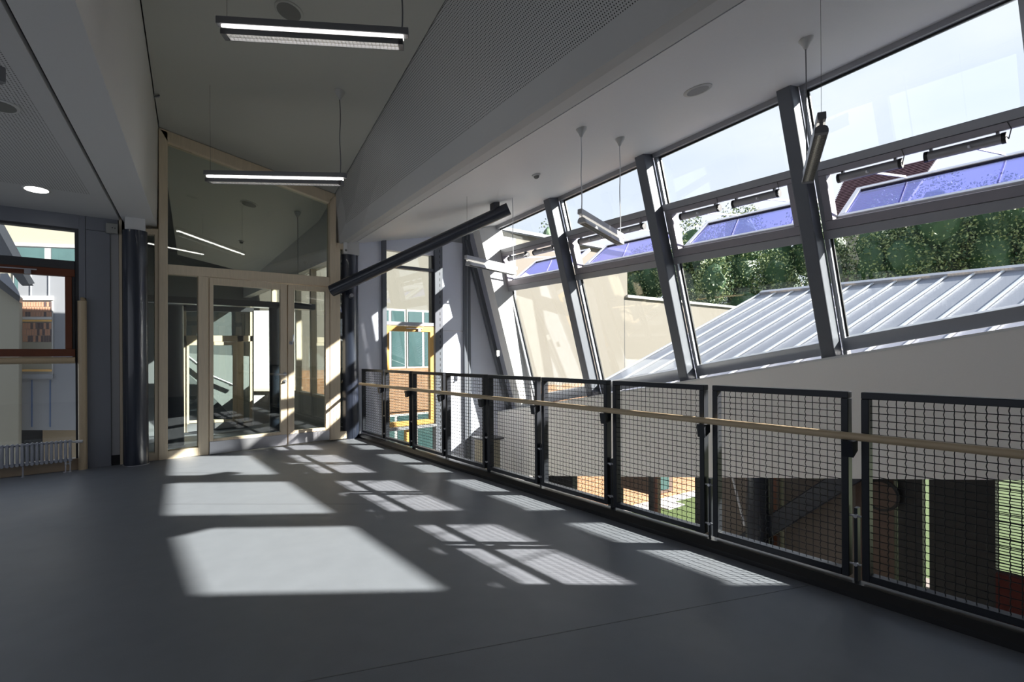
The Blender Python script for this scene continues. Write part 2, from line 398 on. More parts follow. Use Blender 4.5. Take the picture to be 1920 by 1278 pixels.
tb = mesh1(box, -.015, .10, WL - .06, WL - .015, 2.775, 2.895); bevel(tb, .006); jb = mk('sensor_box', tb, mat('sensor_grey', (.33, .33, .31), .5, noise=.02), None, label='small grey square box under the left ceiling beside the dark column', category='box')
hb2 = B(); box(hb2, .04, .05, WL - .063, WL - .059, 2.835, 2.845); box(hb2, .065, .075, WL - .063, WL - .059, 2.833, 2.843); mk('screw', hb2, DARK, jb)

# ================================================================== ROUND COLUMNS
def column(x, y, r, zt, label, capw):
    c = empty('round_column', (x, y, 0), label, 'column', kind='thing')
    bm = B(); tube(bm, [(x, y, -.0), (x, y, zt)], r, 48); mk('shaft', bm, NAVY, c, smooth=True)
    bm = B(); tube(bm, [(x, y, 0.0), (x, y, .006)], r + .012, 48); mk('base_ring', bm, STEEL, c, smooth=True)
    bm = B(); box(bm, x - capw, x + capw, y - capw, y + capw, zt - .001, 3.30); bevel(bm, .004); mk('capital', bm, WHITE, c)
    return c
z1 = on(255, 430, (FWD.x, FWD.y, 0), (.26, 7.57, 0)).z
z2 = on(655, 477, (FWD.x, FWD.y, 0), (2.985, 7.80, 0)).z
column(.262, 7.69, .1235, z1, 'dark navy round column left of the wooden door screen', .10)
column(2.985, 7.93, .142, z2, 'dark navy round column right of the doors, partly sunlit', .125)

# ================================================================== TIMBER DOOR SCREEN (back wall, middle)
ds = empty('wall_door_screen', (1.5, WALLY, 0), kind='structure')
def ds_m(name, px, m=WOOD, parent=ds, **k): return member(parent, name, px, m, **k)
ds_m('frame_post', [(297, 243), (314, 250), (314, 842), (314, 860), (300, 861.5), (297, 862)], y0=-.05, dep=.14)
ds_m('frame_post', [(284, 430), (297, 430), (297, 862), (290, 862.8), (290, 851), (290, 440), (284, 440)], y0=-.03, dep=.12, raw=True)
ds_m('sidelight_sill', [(272, 849), (290, 848), (290, 862.5), (272, 864.5)], y0=-.03, dep=.12)
ds_m('sidelight_head', [(262, 428), (284, 430), (284, 440), (262, 438)], y0=-.03, dep=.12)
ds_m('sidelight_glass', [(268, 438), (290, 440), (290, 850), (268, 852)], GLASSD, y0=.02, dep=.012, raw=True)
ds_m('sloping_head', [(297, 241), (628, 366), (616, 381), (313.5, 268)], y0=-.05, dep=.14)
ds_m('frame_post', [(616, 376), (628, 368), (628, 465), (636, 466), (636, 822), (617, 824), (617, 380)], y0=-.05, dep=.14, raw=True)
ds_m('transom', [(314, 496), (616, 520), (617, 538), (390, 519.5), (314, 514)], y0=-.05, dep=.14)
ds_m('frame_post', [(371, 518), (390.5, 520), (390.5, 851.5), (371, 853)], y0=-.05, dep=.14)
ds_m('bottom_rail', [(314, 844.5), (371, 837.5), (371, 853), (314, 860)], y0=-.05, dep=.14)
ds_m('upper_glass', [(313, 268), (616, 380), (616, 521), (314, 497)], GLASSD, y0=.02, dep=.012, raw=True)
ds_m('side_glass', [(314, 513), (372, 517), (372, 838), (314, 845)], GLASSD, y0=.02, dep=.012, raw=True)
ds_m('narrow_glass', [(636, 468), (650, 470), (650, 818), (636, 820)], GLASSD, y0=.02, dep=.012, raw=True)
ds_m('narrow_sill', [(634, 809), (652, 807), (652, 821), (634, 823)], y0=-.03, dep=.1)
ds_m('narrow_head', [(628, 455), (652, 457), (652, 469), (628, 467)], y0=-.03, dep=.1)
# wall above the screen's low ends
mk('fill_panel', mesh1(prism, [(.30, WALLY + .1, 2.9), (.52, WALLY + .1, 2.9), (.52, WALLY + .1, 5.6), (.30, WALLY + .1, 5.6)], (0, .1, 0)), WHITE, ds)
mk('fill_panel', mesh1(prism, [(2.78, WALLY + .09, 3.02), (3.14, WALLY + .09, 3.1), (3.14, WALLY + .09, 5.6), (2.78, WALLY + .09, 5.6)], (0, .1, 0)), WHITE, ds)
d1 = empty('door_1', yb(390.5, 851, WALLY), kind='structure')
D = dict(y0=-.06, dep=.07)
ds_m('stile', [(391.5, 521), (399, 521.7), (399, 850), (391.5, 850.6)], parent=d1, **D)
ds_m('stile', [(524, 532), (536.3, 533), (536.3, 832.5), (524, 834.5)], parent=d1, **D)
ds_m('top_rail', [(399, 521.7), (524, 532), (524, 543.5), (399, 534)], parent=d1, **D)
ds_m('bottom_rail', [(399, 822), (524, 808.6), (524, 814), (399, 827)], parent=d1, **D)
ds_m('kick_plate', [(391.5, 826.5), (536, 812.8), (536, 832.6), (391.5, 850.6)], STEEL, parent=d1, y0=-.068, dep=.06)
ds_m('glass_pane', [(398, 533), (525, 543), (525, 809), (398, 822.5)], GLASSD, parent=d1, y0=-.03, dep=.01, raw=True)
d2 = empty('door_2', yb(538, 833, WALLY), kind='structure')
ds_m('stile', [(538.2, 533.3), (549.8, 534), (549.8, 830.5), (538.2, 832)], parent=d2, **D)
ds_m('stile', [(608, 539), (615.5, 539.6), (615.5, 822.8), (608, 823.8)], parent=d2, **D)
ds_m('top_rail', [(549.8, 534), (608, 539), (608, 547.5), (549.8, 544)], parent=d2, **D)
ds_m('bottom_rail', [(549.8, 805.5), (608, 800.6), (608, 806), (549.8, 811.5)], parent=d2, **D)
ds_m('kick_plate', [(538.4, 812.6), (615.4, 805.5), (615.4, 822.7), (538.4, 832)], STEEL, parent=d2, y0=-.068, dep=.06)
ds_m('glass_pane', [(549.5, 543.5), (608.5, 547), (608.5, 801), (549.5, 806)], GLASSD, parent=d2, y0=-.03, dep=.01, raw=True)
# handles
def lever(parent, px, b=WALLY - .06):
    p = yb(*px, b); h = B()
    tube(h, [p + V((0, -.002, 0)), p + V((0, -.012, 0))], .026, 20)
    tube(h, [p + V((0, -.01, 0)), p + V((0, -.055, 0)), p + V((-.02, -.06, 0)), p + V((-.125, -.06, .002))], .009, 10)
    mk('door_handle', h, STEEL, parent, smooth=True)
    k = B(); q = p + V((0, 0, -.105)); tube(k, [q, q + V((0, -.012, 0))], .026, 20); tube(k, [q + V((.0, -.01, 0)), q + V((0, -.035, 0))], .013, 12)
    mk('lock_cylinder', k, STEEL, parent, smooth=True)
lever(d1, (534, 701))
p = yb(546, 640, WALLY - .06); h = B()
tube(h, [p + V((.0, 0, -.02)), p + V((0, -.04, -.02)), p + V((.012, -.05, 0)), p + V((.02, -.05, .10))], .010, 10); tube(h, [p + V((0, 0, -.02)), p + V((0, -.01, -.02))], .028, 20)
mk('door_handle', h, STEEL, d2, smooth=True)

Cf = 6.2233
NF = V((1, 0, .251)).normalized()
def F(b, z, off=0.0):
    """point in the leaning glazing plane; off = distance outwards"""
    return V((Cf - .251 * z, b, z)) + NF * off
# ================================================================== END WALL (bluish panels, tall window)
ew = empty('wall_end', (3.2, 7.9, 0), kind='structure')
EWY = 7.9
def ewb(name, x0, x1, z0, z1, m, y0=0, dep=.12, parent=ew, bev=0):
    bm = mesh1(box, x0, x1, EWY + y0, EWY + y0 + dep, z0, z1)
    if bev: bevel(bm, bev)
    return mk(name, bm, m, parent)
ewb('panel', 3.12, 3.515, -3.3, 3.40, PANEL)
ewb('steel_upright', 3.515, 3.585, -3.3, 3.45, POSTM, y0=-.05)
ewb('head_panel', 3.585, 4.49, 3.04, 3.6, PANEL)
ewb('steel_upright', 4.49, 4.64, -3.3, 3.5, POSTM, y0=-.05)
# perforations of the slotted upright
sl = B()
for k in range(40):
    z = -.6 + k * .1; box(sl, 4.578, 4.59, EWY - .0515, EWY - .049, z, z + .05)
mk('slot_row', sl, DARK, ew, kind='stuff')
ewb('panel', 4.64, 5.10, 1.735, 3.34, PANEL, y0=.01)
ewb('panel', 4.64, 5.10, -1.0, 1.728, PANEL, y0=.01)
ewb('panel', 4.64, 5.10, -3.3, -1.006, PANEL, y0=.01)
ewb('steel_upright', 5.10, 5.16, -3.3, 3.5, POSTM, y0=-.04)
ewb('panel_joint', 5.16, 5.185, -3.3, 3.5, ALU, y0=-.03)
ewb('steel_upright', 5.185, 5.235, -3.3, 3.5, POSTM, y0=-.04)
ewb('panel', 5.235, 6.35, -3.3, 3.6, PANEL, y0=.02)
ewb('top_strip', 3.12, 5.6, 3.33, 3.75, mat('grey_top_strip', (.34, .35, .38), .5, noise=.03), y0=.03, dep=.15)
w2 = empty('window_2', (3.6, EWY, 0), kind='structure')
X0, X1 = 3.585, 4.49
ewb('upper_glass', X0, X1, 2.80, 3.04, GLASSE, .05, .012, w2)
ewb('transom', X0, X1, 2.755, 2.805, POSTM, -.02, .1, w2, .004)
ewb('middle_glass', X0, X1, 1.855, 2.76, GLASSE, .05, .012, w2)
ewb('transom', X0, X1, 1.80, 1.86, ALU, -.03, .11, w2, .004)
ewb('dark_jamb', X1 - .045, X1, 1.86, 3.04, DARKF, 0, .1, w2)
ewb('lower_transom', X0, X1 + .02, .05, .10, ALU, -.06, .14, w2, .004)
ewb('lower_glass', X0, X1, -2.2, .05, GLASSE, .05, .012, w2)
ewb('sash_rail', X0, X1 - .03, 1.70, 1.79, YELW, -.04, .08, w2, .004)
ewb('sash_rail', X0, X1 - .03, .11, .19, YELW, -.04, .08, w2, .004)
ewb('sash_stile', X0, X0 + .05, .19, 1.70, YELW, -.04, .08, w2, .004)
ewb('sash_stile', X1 - .10, X1 - .03, .19, 1.70, YELW, -.04, .08, w2, .004)
ewb('sash_glass', X0 + .05, X1 - .10, .19, 1.70, GLASSE, 0, .012, w2)
closer(3.93, 4.24, 1.745, EWY - .04, w2)
ewb('lower_mullion', 3.95, 4.0, -2.2, .05, YELW, 0, .1, w2, .004)
# leaning steel strut in front of the end wall
lb = B(); p0, p1 = yb(889, 505, EWY - .05), yb(938, 700, EWY - .05); dv = (p1 - p0).normalized()
bar(lb, p0 - dv * .55, p1 + dv * 3.4, .085, .09, (0, 1, 0)); bevel(lb, .006)
mk('leaning_strut', lb, POSTM, None, label='slim dark leaning steel strut against the bluish end wall', category='strut')
# white leaning jamb closing the sloped glazing
jb_ = B(); JY = 7.42
prism(jb_, [yb(898, 429, JY), F(JY, yb(898, 429, JY).z + .1, .30), F(JY, -.8, .30), yb(1030, 975, JY)], (0, .20, 0))
hexa(jb_, [F(7.44, -.8, .2), F(7.88, -.8, .2), F(7.88, -.8, .3), F(7.44, -.8, .3), F(7.44, 3.75, .2), F(7.88, 3.75, .2), F(7.88, 3.75, .3), F(7.44, 3.75, .3)])
J = struct('trim_4', jb_, WHITE)
sw = mesh1(box, -.035, .035, -.02, 0, -.05, .05)
bmesh.ops.translate(sw, verts=sw.verts, vec=yb(933, 662, JY)); bevel(sw, .005)
swo = mk('wall_switch', sw, PLAST, None, label='white switch plate on the white leaning jamb by the railing', category='switch')
q = yb(933, 667, JY - .024); bm = mesh1(box, q.x - .012, q.x + .012, JY - .028, JY - .018, q.z - .012, q.z + .012); mk('button', bm, LAMPW, swo)

# ================================================================== PARAPET UNDER THE SLOPING GLASS
WT = lambda b: 1.491 + .1805 * (.694 - b)
WB = lambda b: .247 - .1762 * (b - .70)
SG = lambda b: 1.636 - .1755 * (b - .718)
pw = B(); A_ = 5.88
ya, yz = -4.0, 8.0
hexa(pw, [(A_, ya, WB(ya)), (6.45, ya, WB(ya)), (6.45, yz, WB(yz)), (A_, yz, WB(yz)), (A_, ya, WT(ya)), (6.45, ya, WT(ya) + .02), (6.45, yz, WT(yz) + .02), (A_, yz, WT(yz))])
struct('wall_right', pw, WALLG)
sb = B(); hexa(sb, [(A_ - .012, ya, WT(ya)), (6.35, ya, WT(ya) + .02), (6.35, yz, WT(yz) + .02), (A_ - .012, yz, WT(yz)), (A_ - .012, ya, WT(ya) + .022), (6.35, ya, WT(ya) + .05), (6.35, yz, WT(yz) + .05), (A_ - .012, yz, WT(yz) + .022)])
struct('sill_board', sb, mat('sill_white_board', (.74, .75, .76), .5, noise=.02))

# ================================================================== SLOPING GLASS WALL
q_ = .055
PITCH = 1.78
PF = [7.57 - PITCH * k for k in range(0, 8)]          # far edge of each post at z=1.3 ; PF[1]=5.79 etc
labels_post = {1: 'slim dark grey leaning post nearest the end wall, farthest one', 2: 'dark grey leaning post in the middle, between the two other posts',
               3: 'broad dark grey leaning post nearest the camera, behind the hanging lamp'}
HDZ = lambda b: 4.05 - .066 * (b - .80)   # underside of ceiling at the glazing
for k in range(1, 6):
    f = PF[k]; zb, zt = WT(f) - .01, HDZ(f) + .02
    bm = B(); w_, dp = .14, .20
    def pt(z, db, off): return F(f + q_ * (z - 1.3) - db, z, off)
    hexa(bm, [pt(zb, 0, 0), pt(zb, w_, 0), pt(zb, w_, dp), pt(zb, 0, dp), pt(zt, 0, 0), pt(zt, w_, 0), pt(zt, w_, dp), pt(zt, 0, dp)])
    bevel(bm, .012, 2)
    if k <= 3: mk('steel_post', bm, POSTM, None, label=labels_post[k], category='post', group='leaning facade posts')
    else: struct('facade_column', bm, POSTM)
def facbox(bm, bA, bB, zA, zB, o0, o1, lean=True, zA2=None, zB2=None):
    """box in the glazing plane between y=bA..bB, z=zA..zB (zA2,zB2 at bB), off o0..o1"""
    zA2 = zA if zA2 is None else zA2; zB2 = zB if zB2 is None else zB2
    L = lambda b, z: b + (q_ * (z - 1.3) if lean else 0)
    return hexa(bm, [F(L(bA, zA), zA, o0), F(L(bB, zA2), zA2, o0), F(L(bB, zA2), zA2, o1), F(L(bA, zA), zA, o1),
                     F(L(bA, zB), zB, o0), F(L(bB, zB2), zB2, o0), F(L(bB, zB2), zB2, o1), F(L(bA, zB), zB, o1)])
HG = lambda b: HDZ(b) - .105      # top edge of glass
for k in range(0, 5):
    f = PF[k] - (.0 if k else .02); n = PF[k + 1]
    far, near = (f - .14 - .03, n + .03)     # mullion inner faces
    wn = empty('window_%d' % (3 + k), F(near, SG(near), .27), kind='structure')
    def add(name, m, *a, parent=wn, bev=.004, **kw):
        bm = B(); facbox(bm, *a, **kw)
        if bev: bevel(bm, bev)
        return mk(name, bm, m, parent)
    mb, mt = WT(f), HDZ(f)
    add('mullion', ALU, far - .012, far + .03, mb, mt, .20, .30)
    add('gasket', GASK, far - .028, far - .012, SG(far), HG(far), .262, .285, bev=0)
    add('mullion', ALU, near - .03, near + .04, WT(near) , HDZ(near), .19, .30)
    add('head_frame', TRANM, near - .02, far + .02, HG(near), HDZ(near) + .02, .17, .31, zA2=HG(far), zB2=HDZ(far) + .02)
    add('gasket', GASK, near + .03, far - .03, HG(near) - .018, HG(near), .255, .29, zA2=HG(far) - .018, zB2=HG(far), bev=0)
    add('upper_transom', TRANM, near - .02, far + .02, 3.085, 3.165, .17, .31)
    add('lower_transom', TRANM, near - .02, far + .02, 2.415, 2.505, .17, .31)
    add('outer_cap', ALU, near - .02, far + .02, 2.415, 2.44, .31, .44)  # added outward lip, depth set by the shadow it casts on the floor
    add('bottom_frame', ALU, near - .02, far + .02, WT(near) + .02, SG(near), .19, .31, zA2=WT(far) + .02, zB2=SG(far))
    add('upper_glass', GLASS, near + .03, far - .01, 3.165, HG(near), .27, .282, zB2=HG(far), bev=0)
    add('lower_glass', GLASS, near + .03, far - .01, SG(near), 2.415, .27, .282, zA2=SG(far), bev=0)
    fr = empty('opening_frame', F(near, 2.5, .25), parent=wn)
    fm = mat('opening_frame_mauve', (.30, .28, .31), .4, metal=.3, noise=.03)
    add('frame_rail', fm, near + .02, far - .02, 3.03, 3.083, .16, .30, parent=fr)
    add('frame_rail', fm, near + .02, far - .02, 2.507, 2.595, .16, .30, parent=fr)
    add('frame_jamb', fm, far - .09, far - .02, 2.595, 3.03, .16, .30, parent=fr)
    add('frame_jamb', fm, near + .02, near + .08, 2.595, 3.03, .16, .30, parent=fr)
    # open sash, hinged along its lower edge and tipped outwards
    H0 = F(0, 2.60, .30); TOP = V((6.412, 0, 3.076)); dv = (TOP - H0); dv.y = 0; Ls = dv.length; dv = dv.normalized(); nv = V((dv.z, 0, -dv.x))
    sa, sb2 = near + .085 + q_ * 1.3, far - .085 + q_ * 1.3
    def sp(b, t, o): return V((H0.x, b, H0.z)) + dv * t + nv * o
    def sbar(name, b0, b1, t0, t1, m, o0=-.02, o1=.03, parent=None, bev=.004):
        bm = B(); hexa(bm, [sp(b0, t0, o0), sp(b1, t0, o0), sp(b1, t0, o1), sp(b0, t0, o1), sp(b0, t1, o0), sp(b1, t1, o0), sp(b1, t1, o1), sp(b0, t1, o1)])
        if bev: bevel(bm, bev)
        return mk(name, bm, m, parent)
    ss = empty('tilted_sash', H0 + V((0, (sa + sb2) / 2, 0)), parent=wn)
    sbar('bottom_rail', sa, sb2, 0, .05, SASHM, parent=ss); sbar('top_rail', sa, sb2, Ls - .055, Ls, SASHM, parent=ss)
    sbar('side_rail', sa, sa + .055, .05, Ls - .055, SASHM, parent=ss); sbar('side_rail', sb2 - .055, sb2, .05, Ls - .055, SASHM, parent=ss)
    sbar('sash_glass', sa + .05, sb2 - .05, .045, Ls - .05, GLASSB, 0, .012, parent=ss, bev=0)
    sbar('sash_gasket', sa + .055, sb2 - .055, Ls - .067, Ls - .055, GASK, -.012, .02, parent=ss, bev=0)
    sbar('sash_gasket', sa + .055, sb2 - .055, .05, .062, GASK, -.012, .02, parent=ss, bev=0)
    # stay arms
    ar = B()
    for fb in (.30, .82):
        yy = sb2 - (sb2 - sa) * fb
        bar(ar, F(yy + .10, 2.97, .17), sp(yy - .02, Ls - .03, -.03), .014, .02)
    mk('stay_arms', ar, SASHM, wn)
    # chain drives under the upper transom (things of their own, fixed to the frame)
    if k < 5:
        nm = {0: 'bay by the end wall', 1: 'second bay from the end wall', 2: 'third bay from the end wall', 3: 'bay nearest the camera', 4: 'bay just outside the frame'}[k]
        for s_, (o0, o1) in enumerate(((.33, .86), (1.02, 1.55))):
            y1, y0 = f - o0 + q_ * 1.6, f - o1 + q_ * 1.6; zc = 2.972
            if k == 4: pass
            root = empty('window_actuator', F((y0 + y1) / 2, zc, .24), '%s grey window drive tube under the transom, %s' % (('farther', 'nearer')[s_], nm), 'window drive', 'window drives')
            bm = B(); tube(bm, [F(y0 + .02, zc, .24), F(y1 - .02, zc, .24)], .042, 20); mk('body', bm, mat('drive_grey', (.36, .36, .38), .4, metal=.3, noise=.03), root, smooth=True)
            for ye in (y0, y1):
                bm = B(); sgn = 1 if ye == y0 else -1
                tube(bm, [F(ye, zc, .24), F(ye + sgn * .028, zc, .24)], .045, 20); mk('end_cap', bm, GASK, root, smooth=True)
                bm = B(); bar(bm, F(ye + sgn * .05, zc + .03, .24), F(ye + sgn * .05, 3.06, .24), .04, .02, (0, 1, 0)); mk('bracket', bm, LAMPG, root)
            bm = B(); tube(bm, [F(y0 - .00, zc + .01, .24), F(y0 - .03, zc - .02, .10), F(y0 - .045, zc + .05, .12), F(y0 - .02, 3.08, .16)], .004, 6); mk('cable', bm, WIRE if k else CABLE, root, smooth=True)

# closed leaning wall beyond the last glazed bay (out of the picture, behind the camera)
cwl = B(); zb_, zt_ = -.5, 4.9
hexa(cwl, [F(YN, zb_, .05), F(PF[5] - .05, zb_, .05), F(PF[5] - .05, zb_, .3), F(YN, zb_, .3), F(YN, zt_, .05), F(PF[5] + .1, zt_, .05), F(PF[5] + .1, zt_, .3), F(YN, zt_, .3)])
struct('wall_right', cwl, WHITE)

# ================================================================== RAILING
RX = 3.16
edges = [1.0225 + .8565 * k for k in range(-3, 9)]
def railpanel(y0, y1):
    root = empty('railing_panel', (RX, y0, .08))
    def rb(name, a0, a1, b0, b1, z0, z1):
        bm = mesh1(box, a0, a1, b0, b1, z0, z1); bevel(bm, .003); return mk(name, bm, RAILM, root)
    T = .036; x0, x1 = RX - .012, RX + .045
    rb('top_bar', x0, x1, y0, y1, 1.088 - T, 1.088); rb('bottom_bar', x0, x1, y0 + T, y1 - T, .085, .085 + T)
    rb('side_bar', x0, x1, y0, y0 + T, .085, 1.088 - T); rb('side_bar', x0, x1, y1 - T, y1, .085, 1.088 - T)
    bm = B(); r = .0022; ya_, yb_ = y0 + T, y1 - T; za, zb = .085 + T, 1.088 - T
    ny = 19; nz = 25; py, pz = (yb_ - ya_) / ny, (zb - za) / nz
    def wire(P, seg=4):
        rings = []
        for p in P:
            rings.append([bm.verts.new(V(p) + V((dx, dy, dz))) for dx, dy, dz in P_off])
        for a, b in zip(rings, rings[1:]):
            for k in range(4): bm.faces.new((a[k], a[(k + 1) % 4], b[(k + 1) % 4], b[k]))
    P_off = [(r, 0, 0), (0, r, 0), (-r, 0, 0), (0, -r, 0)]
    for i in range(1, ny):
        y = ya_ + i * py
        wire([(RX + .012 + (.003 if (j + i) % 2 else -.003), y + (.0016 if j % 2 else -.0016), za + j * pz / 2) for j in range(2 * nz + 1)])
    P_off = [(r, 0, 0), (0, 0, r), (-r, 0, 0), (0, 0, -r)]
    for j in range(1, nz):
        z = za + j * pz
        wire([(RX + .012 + (.003 if (j + i + 1) % 2 else -.003), ya_ + i * py, z) for i in range(ny + 1)])
    mk('wire_mesh', bm, RAILM, root, kind='stuff')
    # short stub post with bolts in the joint
    bm = mesh1(box, RX + .008, RX + .05, y0 - .035, y0 - .018, -.02, .46); mk('stub_post', bm, RAILM, root)
    for z in (.16, .42): bm = B(); tube(bm, [(RX + .01, y0 - .03, z), (RX - .012, y0 - .03, z)], .010, 8); tube(bm, [(RX, y0 - .055, z), (RX, y0 + .004, z)], .006, 6); mk('bolt', bm, STEEL, root)
    # bracket carrying the handrail
    bm = B(); hexa(bm, [(RX - .075, y0 - .045, .745), (RX - .012, y0 - .045, .775), (RX - .012, y0 + .008, .775), (RX - .075, y0 + .008, .745),
                        (RX - .09, y0 - .045, .83), (RX - .012, y0 - .045, .83), (RX - .012, y0 + .008, .83), (RX - .09, y0 + .008, .83)])
    mk('handrail_bracket', bm, RAILM, root)
    return root
GAP = .06
proto = None
ordn = ['farthest railing panel, ending at the sunlit column', 'second railing panel from the column', 'third railing panel from the column', 'fourth railing panel from the column',
        'fifth railing panel from the column', 'sixth railing panel from the column', 'seventh railing panel from the column, lawn seen behind it',
        'second nearest railing panel, dark diagonal beam behind it', 'nearest railing panel, cut by the right picture edge']
for i in range(len(edges) - 1):
    y0, y1 = edges[i] + GAP / 2, edges[i + 1] - GAP / 2
    if proto is None: proto = railpanel(y0, y1); r_ = proto
    else: r_ = copy_tree(proto); r_.location = (RX, y0, .08)
    j = len(edges) - 2 - i
    if j < len(ordn): r_['label'] = 'dark steel wire mesh panel, ' + ordn[j]
    else: r_['label'] = 'dark steel wire mesh panel beyond the right picture edge' + ('', ', farther one')[i % 2]
    r_['category'] = 'railing'; r_['group'] = 'railing panels along the gallery edge'
hr = B(); tube(hr, [(RX - .06, -2.2, .855), (RX - .06, 7.80, .855)], .021, 20)
mk('handrail', hr, OAK, None, smooth=True, label='long round pale wooden handrail along the mesh railing', category='handrail')

# ================================================================== DIAGONAL STEEL TUBE
tp0 = yb(622, 545, 7.70); tp1 = on(954, 391, (FWD.x, FWD.y, 0), (4.53, 5.79, 0))
bm = B(); tube(bm, [tp0, tp1], .088, 40)
tr_ = empty('steel_tube', tp0, 'thick dark diagonal steel tube crossing in front of the column', 'tube')
mk('tube_body', bm, NAVY, tr_, smooth=True)
dv = (tp1 - tp0).normalized(); q = tp1 - dv * .22
bm = B(); box(bm, q.x - .05, q.x + .05, q.y - .05, q.y + .05, q.z + .05, RC(q.x, q.y) + .01); mk('ceiling_bracket', bm, NAVY, tr_)
q = yb(658, 545, 7.72); bm = B(); tube(bm, [q + V((0, -.03, -.07)), V((2.97, 7.85, q.z - .09))], .03, 12); mk('column_bolt', bm, STEEL, tr_, smooth=True)

# ================================================================== PENDANT LAMPS
def lamp(p, q, label, lit, c1, c2, white=False, zfun=RC, thick=(True, True), canop=(True, True), group='hanging linear lamps', hang=.0):
    """p,q: ends of the gear housing (top line); c1,c2 parametric cable positions"""
    p, q = V(p), V(q); d = (q - p).normalized(); side = d.cross(UP).normalized(); up = side.cross(d).normalized(); Ln = (q - p).length
    root = empty('pendant_lamp', (p + q) / 2, label, 'lamp', group)
    hm = LAMPW if white else LAMPG
    bm = B(); bar(bm, p - up * .025, q - up * .025, .05, .05, up); bevel(bm, .003); mk('housing', bm, hm, root)
    a = .035
    for t in (.08, .5, .92): bm = B(); bar(bm, p + d * Ln * t - d * .02 - up * .06, p + d * Ln * t + d * .02 - up * .06, .022, .03, up); mk('neck', bm, hm, root)
    # two lit tubes in the gap, seen left and right of the neck
    bm = B(); tube(bm, [p + d * a - up * .062 + side * .018, q - d * a - up * .062 + side * .018], .008, 8); tube(bm, [p + d * a - up * .062 - side * .018, q - d * a - up * .062 - side * .018], .008, 8)
    mk('upper_tube', bm, TUBE if lit else TUBED, root, smooth=True)
    # reflector: half-round shell, open below
    prof = [(-.040, -.125), (-.040, -.105), (-.034, -.085), (-.018, -.074), (.018, -.074), (.034, -.085), (.040, -.105), (.040, -.125)]
    inner = [(x * .88, y - (.004 if abs(x) < .035 else 0)) for x, y in prof]
    bm = B(); A0, Q0 = p + d * a, q - d * a
    def ringp(o, pr): return [bm.verts.new(o + side * x + up * y) for x, y in pr]
    r0, r1, i0, i1 = ringp(A0, prof), ringp(Q0, prof), ringp(A0, inner), ringp(Q0, inner)
    for k in range(len(prof) - 1):
        bm.faces.new((r0[k], r0[k + 1], r1[k + 1], r1[k])); bm.faces.new((i0[k + 1], i0[k], i1[k], i1[k + 1]))
        bm.faces.new((r0[k], i0[k], i0[k + 1], r0[k + 1])); bm.faces.new((r1[k + 1], i1[k + 1], i1[k], r1[k]))
    bm.faces.new((r0[0], r1[0], i1[0], i0[0])); bm.faces.new((r0[-1], i0[-1], i1[-1], r1[-1]))
    mk('reflector', bm, hm, root)
    for o, s in ((A0, 1), (Q0, -1)):
        bm = B(); prism(bm, [o + side * x + up * y for x, y in prof], d * s * .03); mk('end_cap', bm, hm, root)
    bm = B(); n = 44
    for k in range(n + 1):
        c = A0 + d * (.035 + (Ln - 2 * a - .07) * k / n) - up * .112
        bar(bm, c - side * .035, c + side * .035, .0015, .022, up)
    bar(bm, A0 - up * .112, Q0 - up * .112, .0015, .022, up)
    mk('louvre_grid', bm, LOUV, root, kind='stuff')
    bm = B(); tube(bm, [A0 + d * .03 - up * .094, Q0 - d * .03 - up * .094], .008, 8); mk('lower_tube', bm, TUBE if lit else TUBED, root, smooth=True)
    for t, th, cn in ((c1, thick[0], canop[0]), (c2, thick[1], canop[1])):
        c = p.lerp(q, t); zt = zfun(c.x, c.y)
        bm = B(); N_ = 14
        tube(bm, [(c.x + (.004 * math.sin(k * .8) if th else 0), c.y, c.z + (zt - c.z) * k / N_) for k in range(N_ + 1)], .0052 if th else .0014, 6); mk('cable', bm, CABLE if (th and white) else (LAMPG if th else WIRE), root, smooth=True)
        if cn:
            bm = B(); tube(bm, [(c.x, c.y, zt + .012), (c.x, c.y, zt - .012), (c.x, c.y, zt - .05), (c.x, c.y, zt - .085)], [.055, .052, .026, .010], 24); mk('canopy', bm, SPKR, root, smooth=True)
    return root
def lamp_px(a, za, b, zb, *r, **k): return lamp(fl(*a, za), fl(*b, zb), *r, **k)
lamp_px((407, 33), 3.52, (766, 55), 3.52, 'lit grey hanging lamp nearest the camera, under the middle ceiling', True, .05, .965, zfun=CC, thick=(False, True), canop=(False, True))
lamp_px((384, 320), 3.30, (649, 325), 3.22, 'lit grey hanging lamp crossing in front of the sloping wooden frame', True, .04, .96, zfun=CC, thick=(False, True), canop=(False, True))
lamp_px((1541, 209), 2.85, (1512, 320), 2.72, 'grey hanging lamp seen end-on in front of the nearest leaning post', False, .03, .99, zfun=RC, thick=(False, True), canop=(False, True))
lamp_px((1087, 391), 2.70, (1168, 440), 2.60, 'sunlit white hanging lamp on two thick cables, second from the camera', False, .04, .93, white=True)
lamp_px((873, 478), 2.59, (968, 500), 2.56, 'sunlit white hanging lamp farthest away, beside the diagonal tube', False, .03, .93, white=True, thick=(False, True), canop=(False, False))

